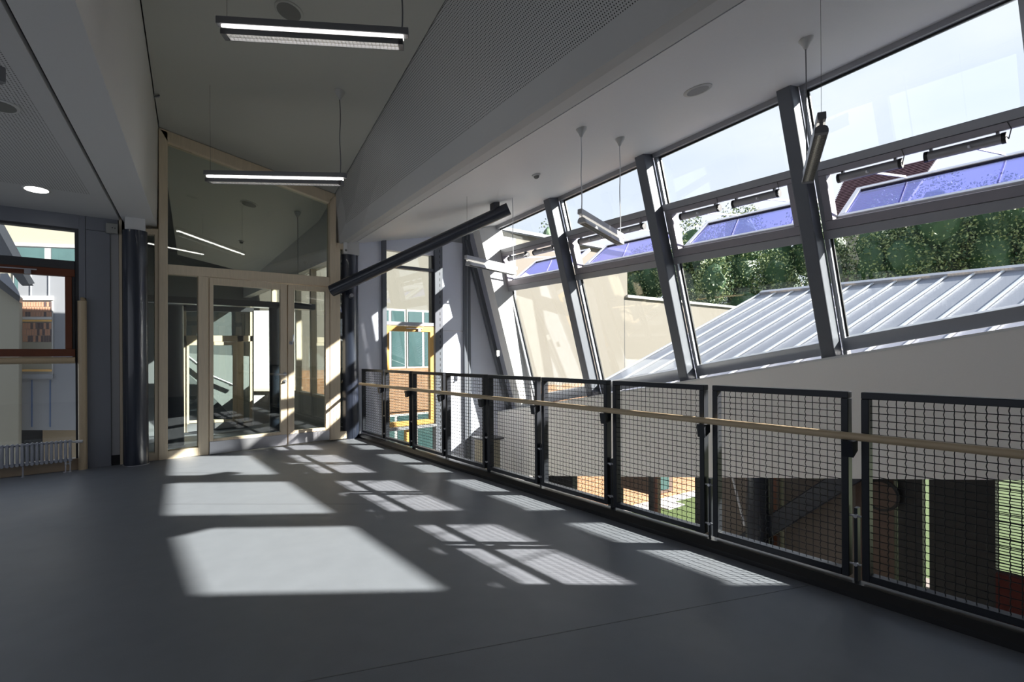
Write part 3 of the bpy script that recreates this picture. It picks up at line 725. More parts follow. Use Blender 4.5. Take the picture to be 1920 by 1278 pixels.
# ================================================================== CEILING FITTINGS
def disc_on(name, px, zfun, grad, r, label, cat, mats, group=None, lit=False, inner=.93):
    # find the ceiling point under the sight line
    n = V((-grad[0], -grad[1], 1)).normalized(); p = on(*px, n, (1, 1, zfun(1, 1)))
    root = empty(name, p, label, cat, group)
    bm = B(); tube(bm, [p + n * .02, p - n * .006, p - n * .010], [r * 1.12, r * 1.12, r * 1.06], 40)
    mk('rim', bm, mats[0], root, smooth=True)
    bm = B(); tube(bm, [p - n * .006, p - n * .0115], r * inner, 40); mk('grille' if not lit else 'lens', bm, mats[1], root, smooth=True)
    return root
disc_on('ceiling_speaker', (1308, 168.5), RC, (.213, -.067), .11, 'round flush grille in the right ceiling near the sloping glass', 'speaker', (SPKR, mat('speaker_grille_light', (.38, .38, .39), .8, noise=.1, nscale=300)), 'round ceiling grilles', inner=.86)
disc_on('ceiling_speaker', (542, 20.5), CC, (-.19, -.066), .105, 'round dark grille in the middle ceiling above the nearest lit lamp', 'speaker', (CEILC, SPKM), 'round ceiling grilles')
disc_on('ceiling_speaker', (467, 382), CC, (-.19, -.066), .12, 'round dark grille seen through the upper glass of the door screen', 'speaker', (CEILC, SPKM), 'round ceiling grilles')
disc_on('ceiling_speaker', (0, 197), LC, (0, -.066), .095, 'round dark grille at the left picture edge in the perforated ceiling', 'speaker', (BEAMM, SPKM), 'round ceiling grilles')
disc_on('downlight', (68.5, 354), LC, (0, -.066), .10, 'bright round downlight in the low left ceiling', 'lamp', (SPKR, DOWNL), lit=True)
def detector(px, zfun, grad, label):
    n = V((-grad[0], -grad[1], 1)).normalized(); p = on(*px, n, (1, 1, zfun(1, 1)))
    r = empty('smoke_detector', p, label, 'smoke detector', 'smoke detectors')
    bm = B(); tube(bm, [p + n * .01, p - n * .015, p - n * .02], [.055, .053, .045], 28); mk('base', bm, SPKR, r, smooth=True)
    bm = B(); tube(bm, [p - n * .02, p - n * .038, p - n * .05], [.036, .032, .018], 20); mk('sensor_head', bm, SPKM, r, smooth=True)
detector((1005, 327), RC, (.213, -.067), 'white smoke detector on the right ceiling above the diagonal tube')
detector((453, 452), CC, (-.19, -.066), 'white smoke detector seen through the upper door glass')
# small box on the column head, clip in the shadow gap, sign at the left edge
q = yb(648, 464, 7.74)
bm = mesh1(box, q.x - .028, q.x + .028, 7.735, 7.77, q.z - .075, q.z + .085); bevel(bm, .006)
so_ = mk('motion_sensor', bm, PLAST, None, label='small white box with round speaker holes on top of the right column', category='sensor')
bm = B(); tube(bm, [(q.x + .004, 7.736, q.z - .04), (q.x + .004, 7.732, q.z - .04)], .018, 16); mk('grille', bm, SPKM, so_)
q = V((GLx(7.0) + .01, 7.0, CC(GLx(7.0), 7.0) - .06))
bm = B(); hexa(bm, [q + V(v) for v in ((0, -.02, 0), (.05, -.02, .03), (.05, .02, .03), (0, .02, 0), (0, -.02, .02), (.05, -.02, .045), (.05, .02, .045), (0, .02, .02))])
mk('cable_clip', bm, POSTM, None, label='tiny dark clip sticking out of the gap above the wooden frame', category='clip')
p = fl(8, 160, 2.86)
es = empty('hanging_sign', p, 'grey box with a bluish glass plate hanging at the left picture edge', 'sign')
bm = B(); bar(bm, p + V((-.45, -.22, .05)), p + V((.0, .0, .05)), .05, .09); bevel(bm, .004); mk('housing', bm, LAMPG, es)
bm = B(); bar(bm, p + V((-.45, -.22, -.07)), p + V((-.02, -.01, -.07)), .008, .15); mk('glass_plate', bm, mat('sign_acrylic', (.16, .24, .30), .1, noise=.05, spec=.8), es)
bm = B(); tube(bm, [p + V((-.2, -.1, .09)), V((p.x - .2, p.y - .1, LC(0, p.y - .1)))], .006, 8); mk('rod', bm, LAMPG, es)

# ================================================================== RADIATOR
rd = empty('radiator', (-.9, 7.70, 0), 'grey-blue column radiator under the left window', 'radiator')
def rsec(x):
    bm = B()
    for yy in (7.665, 7.70): 
        tube(bm, [(x, yy, .115), (x, yy, .13), (x, yy, .35), (x, yy, .362)], [.009, .0128, .0128, .008], 12)
    tube(bm, [(x, 7.65, .135), (x, 7.715, .135)], .016, 10); tube(bm, [(x, 7.65, .345), (x, 7.715, .345)], .013, 10)
    return bm
sec0 = mk('section', rsec(-.345), RADM, rd, smooth=True)
for k in range(1, 44):
    c = sec0.copy(); COL.objects.link(c); c.parent = rd; c.location = (-.0395 * k, 0, 0)
bm = B(); tube(bm, [(-2.05, 7.683, .137), (-.325, 7.683, .137)], .014, 12); tube(bm, [(-2.05, 7.683, .342), (-.325, 7.683, .342)], .012, 12); mk('header_pipe', bm, RADM, rd, smooth=True)
bm = B(); tube(bm, [(-.325, 7.683, .335), (-.295, 7.683, .335)], .010, 12); tube(bm, [(-.297, 7.683, .335), (-.235, 7.67, .335)], .017, 16); mk('valve_knob', bm, PLAST, rd, smooth=True)
bm = B()
for x in (-.385, -.345):
    tube(bm, [(x, 7.67, .12), (x, 7.67, .085)], .010, 10); tube(bm, [(x, 7.67, .085), (x, 7.67, 0)], .007, 10); tube(bm, [(x, 7.67, .008), (x, 7.67, .0)], .022, 14)
tube(bm, [(-.385, 7.67, .095), (-.345, 7.67, .095)], .007, 8); mk('supply_pipes', bm, STEEL, rd, smooth=True)
for x in (-.735, -1.5):
    bm = mesh1(box, x - .006, x + .006, 7.66, 7.70, 0, .125); box(bm, x - .015, x + .015, 7.65, 7.71, 0, .004); mk('support_leg', bm, RADM, rd)

# ================================================================== VESTIBULE BEHIND THE DOORS
VB = 12.8
FB = B(); hexa(FB, [(-.2, 7.95, -.3), (3.1, 7.95, -.3), (3.1, 16, -.7), (-.2, 16, -.7), (-.2, 7.95, -.0), (3.1, 7.95, -.0), (3.1, VB, -.36), (-.2, VB, -.36)])
struct('floor', FB, FLOORM)
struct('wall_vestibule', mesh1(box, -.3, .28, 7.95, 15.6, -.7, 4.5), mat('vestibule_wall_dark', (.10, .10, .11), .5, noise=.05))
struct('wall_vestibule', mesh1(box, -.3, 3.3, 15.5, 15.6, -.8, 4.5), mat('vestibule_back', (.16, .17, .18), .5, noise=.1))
vw = empty('wall_glazed_side', (2.95, 10, -.3), kind='structure')  # glazed side added to let sun into the vestibule
mk('parapet', mesh1(box, 2.95, 3.05, 8.0, 15.5, -.6, .55), WHITE, vw)
for yy in (8.75, 9.7, 10.65, 11.6, 12.55):
    mk('timber_post', mesh1(box, 2.94, 3.04, yy, yy + .09, .55, 3.3), WOOD, vw)
mk('timber_rail', mesh1(box, 2.94, 3.06, 8.0, 15.5, .55, .60), WOOD, vw)
mk('lintel', mesh1(box, 2.9, 3.1, 8.0, 15.5, 2.9, 4.5), WHITE, vw)
mk('side_glass', mesh1(box, 2.985, 2.997, 8.0, 15.5, .6, 2.9), GLASS, vw)
CBY = 9.6
def vcol(px, r, label):
    p = yb(px, 700, CBY); zt = yb(px, 573, CBY).z; zf = -.36 * (CBY - 7.95) / (VB - 7.95)
    c = empty('round_column', (p.x, CBY, zf), label, 'column', kind='thing')
    bm = B(); tube(bm, [(p.x, CBY, zf), (p.x, CBY, zt)], r, 32); mk('shaft', bm, NAVY, c, smooth=True)
    bm = B(); tube(bm, [(p.x, CBY, zf), (p.x, CBY, zf + .03)], r + .01, 32); mk('base_ring', bm, STEEL, c, smooth=True)
vcol(328, .12, 'dark navy column standing behind the left pane of the door screen')
vcol(515, .085, 'slim dark navy column seen through the right edge of the door glass')
zt = yb(420, 573, CBY).z; struct('lintel_beam', mesh1(box, .28, 2.95, CBY - .12, CBY + .12, zt, zt + .10), NAVY)
# inner timber door screen
vs = empty('wall_inner_screen', yb(410, 805, VB), kind='structure')
def vs_m(name, px, m=WOOD, parent=vs, **k): return member(parent, name, px, m, b=VB, **k)
vs_m('frame_post', [(343, 575), (349, 575), (349, 810), (343, 811)])
vs_m('frame_rail', [(343, 629), (474, 629), (474, 640), (343, 641)])
vs_m('frame_post', [(444, 629), (456, 629), (456, 798), (444, 799)])
vs_m('frame_post', [(468, 585), (475, 585), (475, 796), (468, 797)])
vs_m('head_rail', [(343, 572), (475, 572), (475, 585), (343, 583)], DARKF)
vs_m('bottom_rail', [(444, 790), (475, 788), (475, 797), (444, 799)])
vs_m('screen_glass', [(349, 585), (468, 585), (468, 629), (349, 629)], GLASSD, y0=.02, dep=.01, raw=True)
vs_m('screen_glass', [(456, 640), (468, 640), (468, 789), (456, 790)], GLASSD, y0=.02, dep=.01, raw=True)
d3 = empty('door_3', yb(396, 805, VB), kind='structure')
vs_m('stile', [(349, 641), (354, 641), (354, 809), (349, 810)], parent=d3, y0=-.06, dep=.06)
vs_m('stile', [(436, 641), (443, 641), (443, 799), (436, 800)], parent=d3, y0=-.06, dep=.06)
vs_m('top_rail', [(354, 641), (436, 641), (436, 647), (354, 647)], parent=d3, y0=-.06, dep=.06)
vs_m('bottom_rail', [(354, 788), (436, 785), (436, 790), (354, 793)], parent=d3, y0=-.06, dep=.06)
vs_m('kick_plate', [(350, 794), (442, 790), (442, 799.5), (350, 809)], STEEL, parent=d3, y0=-.065, dep=.06)
vs_m('glass_pane', [(354, 646), (436, 646), (436, 786), (354, 789)], GLASSD, parent=d3, y0=-.02, dep=.01, raw=True)
p = yb(440, 722, VB - .06); h = B(); tube(h, [p, p + V((0, -.05, 0)), p + V((-.12, -.05, 0))], .01, 8); mk('door_handle', h, STEEL, d3, smooth=True)
# stair wall with a sloping handrail behind the inner door
sm = mat('stair_wall_paint', (.33, .34, .35), .7, noise=.03)
q0, q1 = yb(352, 650, 14.6), yb(470, 790, 14.6)
bm = B(); prism(bm, [yb(352, 662, 14.6), yb(475, 668, 14.6), yb(475, 785, 14.6), yb(440, 783, 14.6), yb(352, 700, 14.6)], (0, .1, 0)); struct('wall_stair', bm, sm)
bm = B(); tube(bm, [yb(352, 668, 14.45), yb(400, 706, 14.45), yb(443, 724, 14.45)], .035, 10); hh = mk('handrail', bm, STEEL, None, smooth=True, label='sloping metal handrail on the stair wall behind the inner door', category='handrail')
bm = B(); box(bm, yb(400, 706, 14.45).x - .02, yb(400, 706, 14.45).x + .02, 14.42, 14.65, yb(400, 706, 14.45).z - .05, yb(400, 706, 14.45).z); mk('wall_bracket', bm, STEEL, hh)
# white wall piece right of the inner screen with a timber ledge
bm = B(); prism(bm, [yb(476, 582, VB - .5), yb(508, 582, VB - .5), yb(508, 792, VB - .5), yb(476, 797, VB - .5)], (0, .15, 0)); struct('wall_pier', bm, WHITE)
bm = B(); prism(bm, [yb(476, 728, VB - .6), yb(510, 728, VB - .6), yb(510, 733, VB - .6), yb(476, 733, VB - .6)], (0, .12, 0)); struct('trim_5', bm, WOOD)
# lamp seen through the upper glass
p = on(558, 398, (.19, .066, 1), (.512, 7.85, 4.19))
cn = empty('pendant_canopy', p, 'small white cable cone with its cable seen through the upper door glass', 'ceiling cone')
bm = B(); tube(bm, [p, p - UP * .01, p - UP * .09], [.055, .052, .012], 20); mk('cone', bm, SPKR, cn, smooth=True)
bm = B(); tube(bm, [p - UP * .08, p - UP * 1.2], .005, 6); mk('cable', bm, WIRE, cn)

# ================================================================== LOWER STOREY
LZ = -3.3
struct('floor', mesh1(box, 2.0, 6.5, -5, 8.0, LZ - .2, LZ), mat('lower_floor_pale', (.78, .76, .72), .6, noise=.04))  # unseen lower floor and rear wall kept pale to bounce light upward
struct('wall_lower_rear', mesh1(box, 2.9, 3.08, -5, 8.0, LZ, -.01), mat('lower_wall_white', (.92, .91, .89), .8, noise=.01))
lw = empty('wall_lower', (6.5, 2, LZ), kind='structure')
LA = 6.5
def lowpan(x0, x1, m, y0=880, y1=None, name='panel', a=LA, z0=LZ, z1=None, dep=.12):
    p, q = xa(x0, 930, a), xa(x1, 930, a); z1 = (WB((p.y + q.y) / 2) + .1) if z1 is None else z1
    return mk(name, mesh1(box, a, a + dep, q.y, p.y, z0, z1), m, lw)
BLK = mat('black_panel', (.012, .012, .013), .5, noise=.1)
lowpan(1000, 1074, BLK); lowpan(1140, 1160, BLK); lowpan(1216, 1226, BLK); lowpan(1226, 1233, REDW, dep=.08)
lowpan(1303, 1316, BLK); lowpan(1316, 1400, TAUPE); lowpan(1400, 1450, BLK); lowpan(1450, 1456, REDW, dep=.1); lowpan(1456, 1462, BROWNP, dep=.1)
lowpan(1469, 1604, TAUPE); lowpan(1604, 1676, BROWNP); lowpan(1683, 1729, BLK); lowpan(1742, 1866, BLK); 
p, q = xa(1160, 930, LA), xa(1216, 930, LA); mk('lintel', mesh1(box, LA, LA + .12, q.y, p.y, xa(1190, 920, LA).z, WB(p.y) + .2), BROWNP, lw)
p, q = xa(1866, 930, LA), xa(2050, 930, LA); mk('sill_wall', mesh1(box, LA, LA + .12, q.y - 3, p.y, LZ, xa(1890, 1080, LA).z), REDC, lw)
# louvre blades in the right-hand opening
lv = B()
for k in range(34):
    z = xa(1890, 1075, LA).z + k * .028; box(lv, LA - .02, LA, q.y, p.y, z, z + .004)
mk('louvre_slats', lv, BLK, lw, kind='stuff')
# round lower column and dark diagonal beam
p = xa(1420, 960, 6.1); c4 = empty('round_column', (p.x, p.y, LZ), 'dark round column on the lower floor behind the railing', 'column', kind='thing')
bm = B(); tube(bm, [(p.x, p.y, LZ), (p.x, p.y, WB(p.y) + .05)], .13, 32); mk('shaft', bm, NAVY, c4, smooth=True)
p, q = xa(1400, 1015, 6.2), xa(1610, 880, 6.2)
bm = B(); bar(bm, p + (p - q) * .3, q + (q - p) * .2, .15, .20, (0, 0, 1)); bevel(bm, .01); mk('diagonal_beam', bm, NAVY, None, label='dark diagonal beam on the lower floor behind the railing', category='beam')
# leaning pale slab and small furniture downstairs
p, q = yb(1345, 895, 4.6), yb(1374, 985, 4.6)
bm = B(); tube(bm, [xa(1370, 880, 5.9), xa(1396, 985, 5.9)], .014, 8); mk('pale_cable', bm, CABLE, None, label='thin pale rod slanting down beside the lower round column', category='rod')
cbx = empty('wall_clock', xa(1653, 927, 6.42), 'faint round clock on the brown lower panel behind nearest railing', 'clock')
c = xa(1653, 927, 6.44); bm = B(); tube(bm, [c, c - V((.03, 0, 0))], .17, 32); mk('clock_body', bm, BLK, cbx, smooth=True)
bm = B(); tube(bm, [c - V((.031, 0, 0)), c - V((.034, 0, 0))], .14, 32); mk('dial', bm, BROWNP, cbx, smooth=True)
bm = B(); p = fl(1770, 1100, LZ + .4); box(bm, p.x - .25, p.x + .25, p.y - .15, p.y + .35, LZ, LZ + .4); bevel(bm, .02); mk('storage_box', bm, TAUPE, None, label='small pale box on the dark lower floor at right', category='box')
p = yb(902, 850, 7.5); bm = B(); box(bm, p.x - .14, p.x + .17, 7.15, 7.5, LZ, yb(902, 822, 7.4).z); bevel(bm, .01); cbn = mk('cabinet', bm, CREAM, None, label='cream cabinet on the lower floor by the end wall', category='cabinet')
bm = B(); zc = yb(902, 822, 7.4).z; box(bm, p.x - .18, p.x + .21, 7.1, 7.54, zc, zc + .03); mk('worktop', bm, DARKF, cbn)

# ================================================================== OUTSIDE
struct('ground', mesh1(box, 6.7, 60, -30, 60, LZ - .3, LZ - .02), mat('gravel_ground', (.30, .29, .26), .9, noise=.2, nscale=4))
bm = mesh1(box, 7.2, 34, -14, 14.2, LZ - .02, LZ + .03)
mk('lawn', bm, GRASSM, None, kind='stuff', label='sunlit green lawn below, seen through the railing', category='grass')
pv = fl(1185, 930, LZ)
for i, (x, y) in enumerate(((1205, 950), (1252, 948), (1160, 925))):
    p = fl(x, y, LZ + .04); bm = mesh1(box, p.x - .3, p.x + .5, p.y - .25, p.y + .25, LZ + .02, LZ + .06); bevel(bm, .01)
    mk('stepping_slab', bm, PAVE, None, label=('white paving slab on the lawn, left of the thin post', 'white paving slab on the lawn, right of the thin post', 'white paving slab nearest the orange brick wall')[i], category='slab', group='paving slabs on the lawn')
bm = mesh1(box, 10, 34, 14.2, 15.0, LZ - .02, LZ + .06); struct('path', bm, PAVE)
# brick base of the courtyard wing, coursed bricks near enough to be read as texture only
def brickify(m, sx=4, mortar=(.36, .33, .28)):
    t = m.node_tree; p = t.nodes['Principled BSDF']; b = t.nodes.new('ShaderNodeTexBrick'); g = t.nodes.new('ShaderNodeTexCoord'); mp_ = t.nodes.new('ShaderNodeMapping')
    mp_.inputs['Rotation'].default_value = (math.pi / 2, 0, 0)
    t.links.new(g.outputs['Object'], mp_.inputs[0]); t.links.new(mp_.outputs[0], b.inputs['Vector'])
    b.inputs['Color1'].default_value = (.34, .18, .09, 1); b.inputs['Color2'].default_value = (.27, .14, .07, 1); b.inputs['Mortar'].default_value = (*mortar, 1)
    b.inputs['Scale'].default_value = sx; b.inputs['Mortar Size'].default_value = .012; b.inputs['Brick Width'].default_value = 1.0; b.inputs['Row Height'].default_value = .33
    t.links.new(b.outputs['Color'], p.inputs['Base Color'])
brickify(BRICK)
cw = empty('courtyard_wing', (14, 15, LZ), 'beige rendered wing across the courtyard with a brick base', 'building')
BB = 15.0
mk('brick_base', mesh1(box, 3.2, 34, BB, BB + .4, LZ, .1), BRICK, cw)
xr = yb(1176, 500, BB).x; zc = yb(1176, 553, BB).z; zt = yb(1000, 444, BB).z
mk('tall_wall', mesh1(box, 3.2, xr, BB, BB + .4, 2.3 if False else .1, zt), BEIGE, cw)
mk('low_wall', mesh1(box, xr, 34, BB, BB + .4, .1, zc - .12), BEIGE, cw)
mk('coping', mesh1(box, xr - .1, 34, BB - .12, BB + .5, zc - .12, zc), PAVE, cw)
mk('metal_roof', mesh1(prism, [(3.0, BB - .2, zt), (xr, BB - .2, zt), (xr, BB + 5, zt + 1.0), (3.0, BB + 5, zt + 1.0)], (0, 0, .12)), ZINC, cw)
mk('wall_joint', mesh1(box, yb(1171, 600, BB).x - .015, yb(1171, 600, BB).x + .015, BB - .004, BB + .01, .1, zc), DARKF, cw)
def extwin(parent, x0, x1, z0, z1, b, nm=2, m=PAVE, label=None):
    f = mk('far_window', mesh1(box, x0, x1, b - .03, b + .02, z0, z1), m, parent)
    wd = (x1 - x0) / nm
    for k in range(nm): mk('pane', mesh1(box, x0 + wd * k + .05, x0 + wd * (k + 1) - .05, b - .045, b - .028, z0 + .06, z1 - .06), EXTG, f)
# windows seen through the end-wall window
za, zb_ = yb(760, 640, BB).z, yb(760, 578, BB).z
extwin(cw, yb(700, 590, BB).x, yb(760, 590, BB).x, yb(760, 690, BB).z, yb(760, 580, BB).z, BB)
extwin(cw, yb(762, 590, BB).x, yb(850, 590, BB).x, yb(760, 690, BB).z, yb(760, 580, BB).z, BB, 3)
z = yb(760, 690, BB).z; mk('brick_band', mesh1(box, 3.2, yb(860, 700, BB).x, BB - .06, BB - .01, yb(760, 770, BB).z, z), BRICK, cw)
extwin(cw, yb(700, 590, BB).x, yb(850, 590, BB).x, yb(760, 860, BB).z, yb(760, 775, BB).z, BB, 4)
gw = empty('garden_wing', fl(1150, 958, LZ), 'orange brick garden wall with a dark window, seen under the parapet', 'building')
g0, g1 = fl(1050, 985, LZ), fl(1330, 917, LZ); g0.z = g1.z = LZ; gd = (g1 - g0); gL = gd.length; gd.normalize(); gn = V((-gd.y, gd.x, 0))
def gslab(name, t0, t1, z0, z1, o0, o1, m):
    return mk(name, mesh1(hexa, [g0 + gd * t + gn * o + UP * (z - LZ) for z in (z0, z1) for t, o in ((t0, o0), (t1, o0), (t1, o1), (t0, o1))]), m, gw)
gslab('brick_wall', 0, gL * 1.5, LZ, .1, 0, .3, BRICK)
gslab('paving_strip', 0, gL * 1.5, LZ, LZ + .08, -.35, 0, PAVE)
def gt(px):   # distance along the wall under a sight line
    d = ray(px, 900); nrm_ = V((gn.x, gn.y, 0)); tt = (g0 - EYEP).dot(nrm_) / d.dot(nrm_); return (EYEP + d * tt - g0).dot(gd)
gslab('window_frame', gt(1229), gt(1259), LZ + .25, -.2, -.03, .02, BROWNP)
gslab('pane', gt(1233), gt(1252), LZ + .35, -.3, -.05, -.02, EXTG)

# zinc standing-seam roof of the neighbouring wing
S = V((2.236, -.49, .979)); gx = S.z / S.x
RZ = lambda a: .50 + gx * (a - 6.6)
rt = empty('zinc_roof', (7, 3, .6), 'pale zinc standing-seam roof sloping up outside the sloping glass', 'roof')
nrm = V((-gx, 0, 1)).normalized()
pv1 = on(1427, 551, nrm, (6.6, 0, .5)); ridge_a = pv1.x
y_ridge = pv1.y
def rp(a, b0): return V((a, b0 - (a - ridge_a) * (.49 / 2.236), RZ(a)))
k0, a0 = -24, 6.9
bm = B(); prism(bm, [rp(a0, y_ridge), rp(ridge_a, y_ridge), rp(ridge_a, y_ridge - 14), rp(a0, y_ridge - 14)], (0, 0, -.15)); mk('roof_sheet', bm, ZINC, rt)
for k in range(0, 40):
    b0 = y_ridge - k * .36
    bm = B(); bar(bm, rp(a0, b0) + nrm * .02, rp(ridge_a, b0) + nrm * .02, .035, .022, nrm); mk('standing_seam', bm, ZSEAM, rt)
bm = B(); bar(bm, rp(ridge_a, y_ridge) + nrm * .03, rp(ridge_a, y_ridge - 14) + nrm * .03, .14, .06, nrm); mk('ridge_cap', bm, ZINC, rt)
bm = B(); prism(bm, [rp(a0, y_ridge) - UP * .14, rp(ridge_a, y_ridge) - UP * .14, V((ridge_a, y_ridge, -.4)), rp(a0, y_ridge).xy.to_3d() + V((0, 0, -.4))], (0, -.15, 0)); mk('verge_wall', bm, BEIGE, rt)
bm = B(); prism(bm, [V((ridge_a, y_ridge, RZ(ridge_a) - .1)), V((ridge_a, y_ridge - 14, RZ(ridge_a) - .1)), V((ridge_a, y_ridge - 14, -.4)), V((ridge_a, y_ridge, -.4))], (.2, 0, 0)); mk('rear_wall', bm, BEIGE, rt)

# trees
def tree(x, y, zb, zt, rx, n, label, mats, seed, trunk=True):
    rnd = random.Random(seed); r = empty('broadleaf_tree', (x, y, LZ), label, 'tree', 'trees beyond the zinc roof')
    bm = B(); c = V((x, y, (zb + zt) / 2)); rz = (zt - zb) / 2
    blobs = [(c + V((rnd.uniform(-.6, .6) * rx, rnd.uniform(-.6, .6) * rx, rnd.uniform(-.65, .65) * rz)), rnd.uniform(.35, .6)) for _ in range(13)]
    for i in range(n):
        bc, br = rnd.choice(blobs); u = V((rnd.gauss(0, 1), rnd.gauss(0, 1), rnd.gauss(0, 1))).normalized()
        p = bc + V((u.x * rx * br, u.y * rx * br, u.z * rz * br * .9)) * rnd.uniform(.75, 1.06)
        s = rnd.uniform(.05, .12); a = V((rnd.gauss(0, 1), rnd.gauss(0, 1), rnd.gauss(0, 1))).normalized(); b = a.cross(V((rnd.gauss(0, 1), rnd.gauss(0, 1), rnd.gauss(0, 1)))).normalized()
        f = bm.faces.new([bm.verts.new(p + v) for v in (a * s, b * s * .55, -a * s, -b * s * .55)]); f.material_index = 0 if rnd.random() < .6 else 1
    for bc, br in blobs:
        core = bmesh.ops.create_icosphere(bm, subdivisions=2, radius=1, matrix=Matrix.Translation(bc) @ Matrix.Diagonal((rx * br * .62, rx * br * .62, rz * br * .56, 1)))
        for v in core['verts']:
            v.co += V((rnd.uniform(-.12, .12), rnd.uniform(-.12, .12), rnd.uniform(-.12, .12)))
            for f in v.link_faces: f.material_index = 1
    me = bpy.data.meshes.new('crown'); bmesh.ops.translate(bm, verts=bm.verts, vec=-V(r.location)); bm.to_mesh(me); bm.free()
    for m in mats: me.materials.append(m)
    o = bpy.data.objects.new('crown', me); COL.objects.link(o); o.parent = r; o['kind'] = 'stuff'
    bm = B(); tube(bm, [(x, y, LZ), (x, y, zb + rz)], [.28, .14], 10); mk('trunk', bm, BARK, r, smooth=True)
def at_px(px, Y): d = ray(px, 600); return EYEP + d * Y
tr_spec = [(1310, 35, 262, 3.2, 'leafy tree behind the low beige wall, nearest the tall wall'), (1200, 40, 225, 2.8, 'small tree top just above the beige wall'),
           (1400, 37, 285, 3.4, 'leafy tree left of the nearest leaning post'), (1500, 41, 285, 3.8, 'leafy tree hidden partly by the nearest leaning post'),
           (1590, 34, 305, 2.9, 'bright green tree below the plum tiled roof'), (1700, 33, 300, 3.2, 'leafy tree in the middle of the nearest glass bay'),
           (1800, 34, 300, 3.2, 'leafy tree right of the middle of the nearest glass bay'), (1905, 31, 335, 3.4, 'tall dense tree at the right picture edge')]
for i, (px, Y, h_, r_, lb_) in enumerate(tr_spec):
    p = at_px(px, Y); zt_ = EYE + h_ / 960 * Y
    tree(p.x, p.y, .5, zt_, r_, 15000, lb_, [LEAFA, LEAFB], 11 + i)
p = at_px(1018, 40); tree(p.x, p.y, 3, EYE + 240 / 960 * 40, 1.4, 1500, 'tiny tree top peeping over the metal roof, far left bay', [LEAFA, LEAFB], 40)

# tiled house beyond the trees
hp0, hp1 = at_px(1600, 46), at_px(1735, 42)
dh = (hp1 - hp0); dh.z = 0; Lh = dh.length; dh.normalize(); back = V((-dh.y, dh.x, 0)); 
if back.dot(FWD) < 0: back = -back
ho = empty('tiled_house', hp0.xy.to_3d() + V((0, 0, LZ)), 'house with a steep plum tiled roof behind the trees', 'building')
ze, zr = EYE + 270 / 960 * 43, EYE + 385 / 960 * 43
b0 = hp0.xy.to_3d() - dh * 2.2; b1 = hp1.xy.to_3d()
bm = B(); prism(bm, [b0 + UP * ze, b1 - dh * 1.5 + UP * ze, b1 + back * 5 + UP * zr, b0 + back * 5 + UP * zr], (0, 0, -.2)); mk('roof_slope', bm, TILER, ho)
tl = B()
for r in range(26):
    t_ = r / 26; base = b0.lerp(b0 + back * 5, t_) + UP * (ze + (zr - ze) * t_ + .04)
    bar(tl, base, base + (b1 - b0) - dh * 1.5 * (1 - t_), .34, .05)
mk('tile_courses', tl, TILER, ho, kind='stuff')
bm = B(); prism(bm, [b0 + UP * ze + back * .3, b1 - dh * 2 + UP * ze + back * .3, b1 - dh * 2 + V((0, 0, LZ)) + back * .3, b0 + V((0, 0, LZ)) + back * .3], back * 8); mk('house_wall', bm, CREAM, ho)
bm = B(); bar(bm, b1 - dh * 1.5 + UP * ze, b1 + back * 5 + UP * zr, .15, .2); mk('verge_board', bm, PAVE, ho)

# ------------------------------------------------------------------ courtyard seen through the left window
lcb = empty('zinc_clad_house', yb(80, 700, 18), 'zinc clad wall with a tall window seen through the left window', 'building')
LB = 18.0
def lq(name, px, m, b=LB, dep=.2, parent=lcb, y0=0):
    pts = [yb(x, y, b) for x, y in px]; return mk(name, mesh1(prism, [V((p.x, b + y0, p.z)) for p in pts], (0, dep, 0)), m, parent)
lq('zinc_wall', [(34, 500), (160, 500), (160, 806), (34, 806)], ZWALL)
sx = [58, 92]
for s_ in sx: lq('standing_seam', [(s_ - 1, 500), (s_ + 1, 500), (s_ + 1, 560), (s_ - 1, 560)], ZSEAM, dep=.03, y0=-.03)
for s_ in (60, 94): lq('standing_seam', [(s_ - 1, 712), (s_ + 1, 712), (s_ + 1, 800), (s_ - 1, 800)], mat('blue_seam', (.06, .12, .28), .4, noise=.05), dep=.03, y0=-.03)
lq('window_hood', [(36, 555), (101, 555), (101, 563), (36, 563)], PAVE, dep=.12, y0=-.12)
lq('window_frame', [(34, 563), (100, 563), (100, 702), (34, 702)], PAVE, dep=.06, y0=-.06)
TERR = mat('mirrored_tile_red', (.42, .22, .14), .6, noise=.1); TERD = mat('mirrored_tile_dark', (.09, .06, .06), .5, noise=.1)
rnd = random.Random(3)
def tilegrid(x0, x1, y0, y1, nx, rowsn, dark):  # tiles painting the brick pattern mirrored in the window glass
    lq('tile_field', [(x0, y0), (x1, y0), (x1, y1), (x0, y1)], mat('mirrored_grout', (.30, .22, .18), .8, noise=.1), dep=.02, y0=-.075)
    dx, dy = (x1 - x0) / nx, (y1 - y0) / rowsn
    for r in range(rowsn):
        for c in range(nx):
            o = (r % 2) * dx * .5
            a, b = x0 + c * dx + o + .4, min(x1, x0 + (c + 1) * dx + o - .4)
            if b - a < .5: continue
            lq('mirrored_tile', [(a, y0 + r * dy + .4), (b, y0 + r * dy + .4), (b, y0 + (r + 1) * dy - .4), (a, y0 + (r + 1) * dy - .4)], TERD if dark(r, c) else TERR, dep=.01, y0=-.083)
tilegrid(38, 97.5, 566, 594, 12, 3, lambda r, c: c > 8 - 0 * r and rnd.random() < .45 or (r == 2 and rnd.random() < .35))
tilegrid(38, 97, 605, 641, 12, 3, lambda r, c: c > 2 and rnd.random() < .62)
lq('frame_rail', [(34, 594), (98, 594), (98, 599), (34, 599)], PAVE, dep=.03, y0=-.1)
lq('yellow_rail', [(34, 599.5), (98, 599.5), (98, 603), (34, 603)], YELW, dep=.03, y0=-.1)
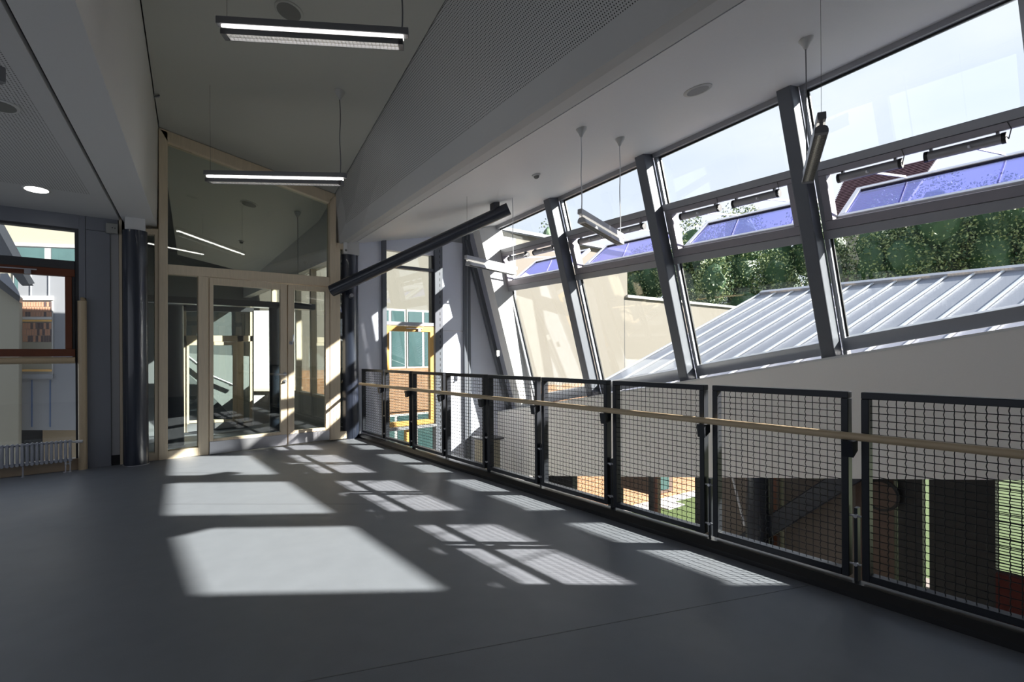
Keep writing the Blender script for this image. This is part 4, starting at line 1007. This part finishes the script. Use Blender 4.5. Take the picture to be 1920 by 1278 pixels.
lq('spandrel', [(38, 641), (97, 641), (97, 692), (38, 692)], CREAM, dep=.02, y0=-.09)
lq('yellow_rail', [(34, 692), (98, 692), (98, 696), (34, 696)], YELW, dep=.03, y0=-.1)
lq('sill_flashing', [(34, 701), (100, 701), (100, 709), (34, 709)], ZWALL, dep=.14, y0=-.14)
lq('recess', [(34, 806), (78, 806), (78, 870), (34, 870)], DARK, dep=.1, y0=.3)
lq('timber_board', [(78, 806), (160, 806), (160, 870), (78, 870)], mat('timber_board', (.30, .24, .17), .7, noise=.1), dep=.1, y0=.25)
# cream wing on the left with roof overhang
cwg = empty('cream_wing', yb(10, 700, 17), 'cream rendered wing with a sloping roof edge at the far left', 'building')
lq('cream_wall', [(-160, 420), (2, 541), (36, 564), (34, 880), (-160, 900)], CREAM, b=17.0, dep=.6, parent=cwg)
lq('roof_edge', [(-160, 405), (0, 520), (38, 556), (36, 566), (0, 540), (-160, 425)], DARKF, b=16.85, dep=.5, parent=cwg)
lq('fascia_board', [(0, 512), (14, 512), (34, 545), (38, 556), (0, 524)], LPANEL, b=16.75, dep=.08, parent=cwg)
lq('eave_soffit', [(-60, 360), (2, 428), (34, 485), (30, 485), (0, 485), (-60, 480)], mat('eave_grey_board', (.16, .165, .18), .6, noise=.1, nscale=3), b=11.0, dep=.3, parent=cwg)
bm = B(); bar(bm, yb(-20, 385, 10.95), yb(36, 487, 10.95), .05, .09); mk('gutter', bm, PAVE, cwg)
lq('eave_soffit', [(20, 510), (46, 510), (59, 532), (38, 532)], mat('eave_grey_board', (.16, .165, .18)), b=11.4, dep=.3, parent=cwg)
bm = B(); bar(bm, yb(47, 510, 11.35), yb(60, 532, 11.35), .04, .07); mk('gutter', bm, PAVE, cwg)
# far cream block with window band at the top of the left window
fcb = empty('far_cream_block', yb(80, 450, 26), 'sunlit cream block with a window band seen in the top left pane', 'building')
lq('render_wall', [(-200, 380), (300, 380), (300, 900), (-200, 900)], CREAM, b=26, dep=.5, parent=fcb)
lq('white_lintel', [(20, 455), (300, 466), (300, 471), (20, 461)], PAVE, b=26, dep=.12, parent=fcb, y0=-.12)
f_ = lq('window_frame', [(25, 461), (300, 471), (300, 560), (25, 560)], PAVE, b=26, dep=.06, parent=fcb, y0=-.06)
for a, b in ((28, 84), (97, 150), (160, 220)):
    lq('pane', [(a, 463 + a * .03), (b, 463 + b * .03), (b, 555), (a, 555)], EXTG, b=26, dep=.02, parent=fcb, y0=-.08)
struct('ground', mesh1(box, -24, 3.1, 8.3, 55, LZ - .3, LZ), mat('gravel_ground', (.30, .29, .26)))
bm = mesh1(box, 3.1, 6.7, 8.1, 15, LZ - .3, LZ); struct('ground', bm, mat('gravel_ground', (.30, .29, .26)))
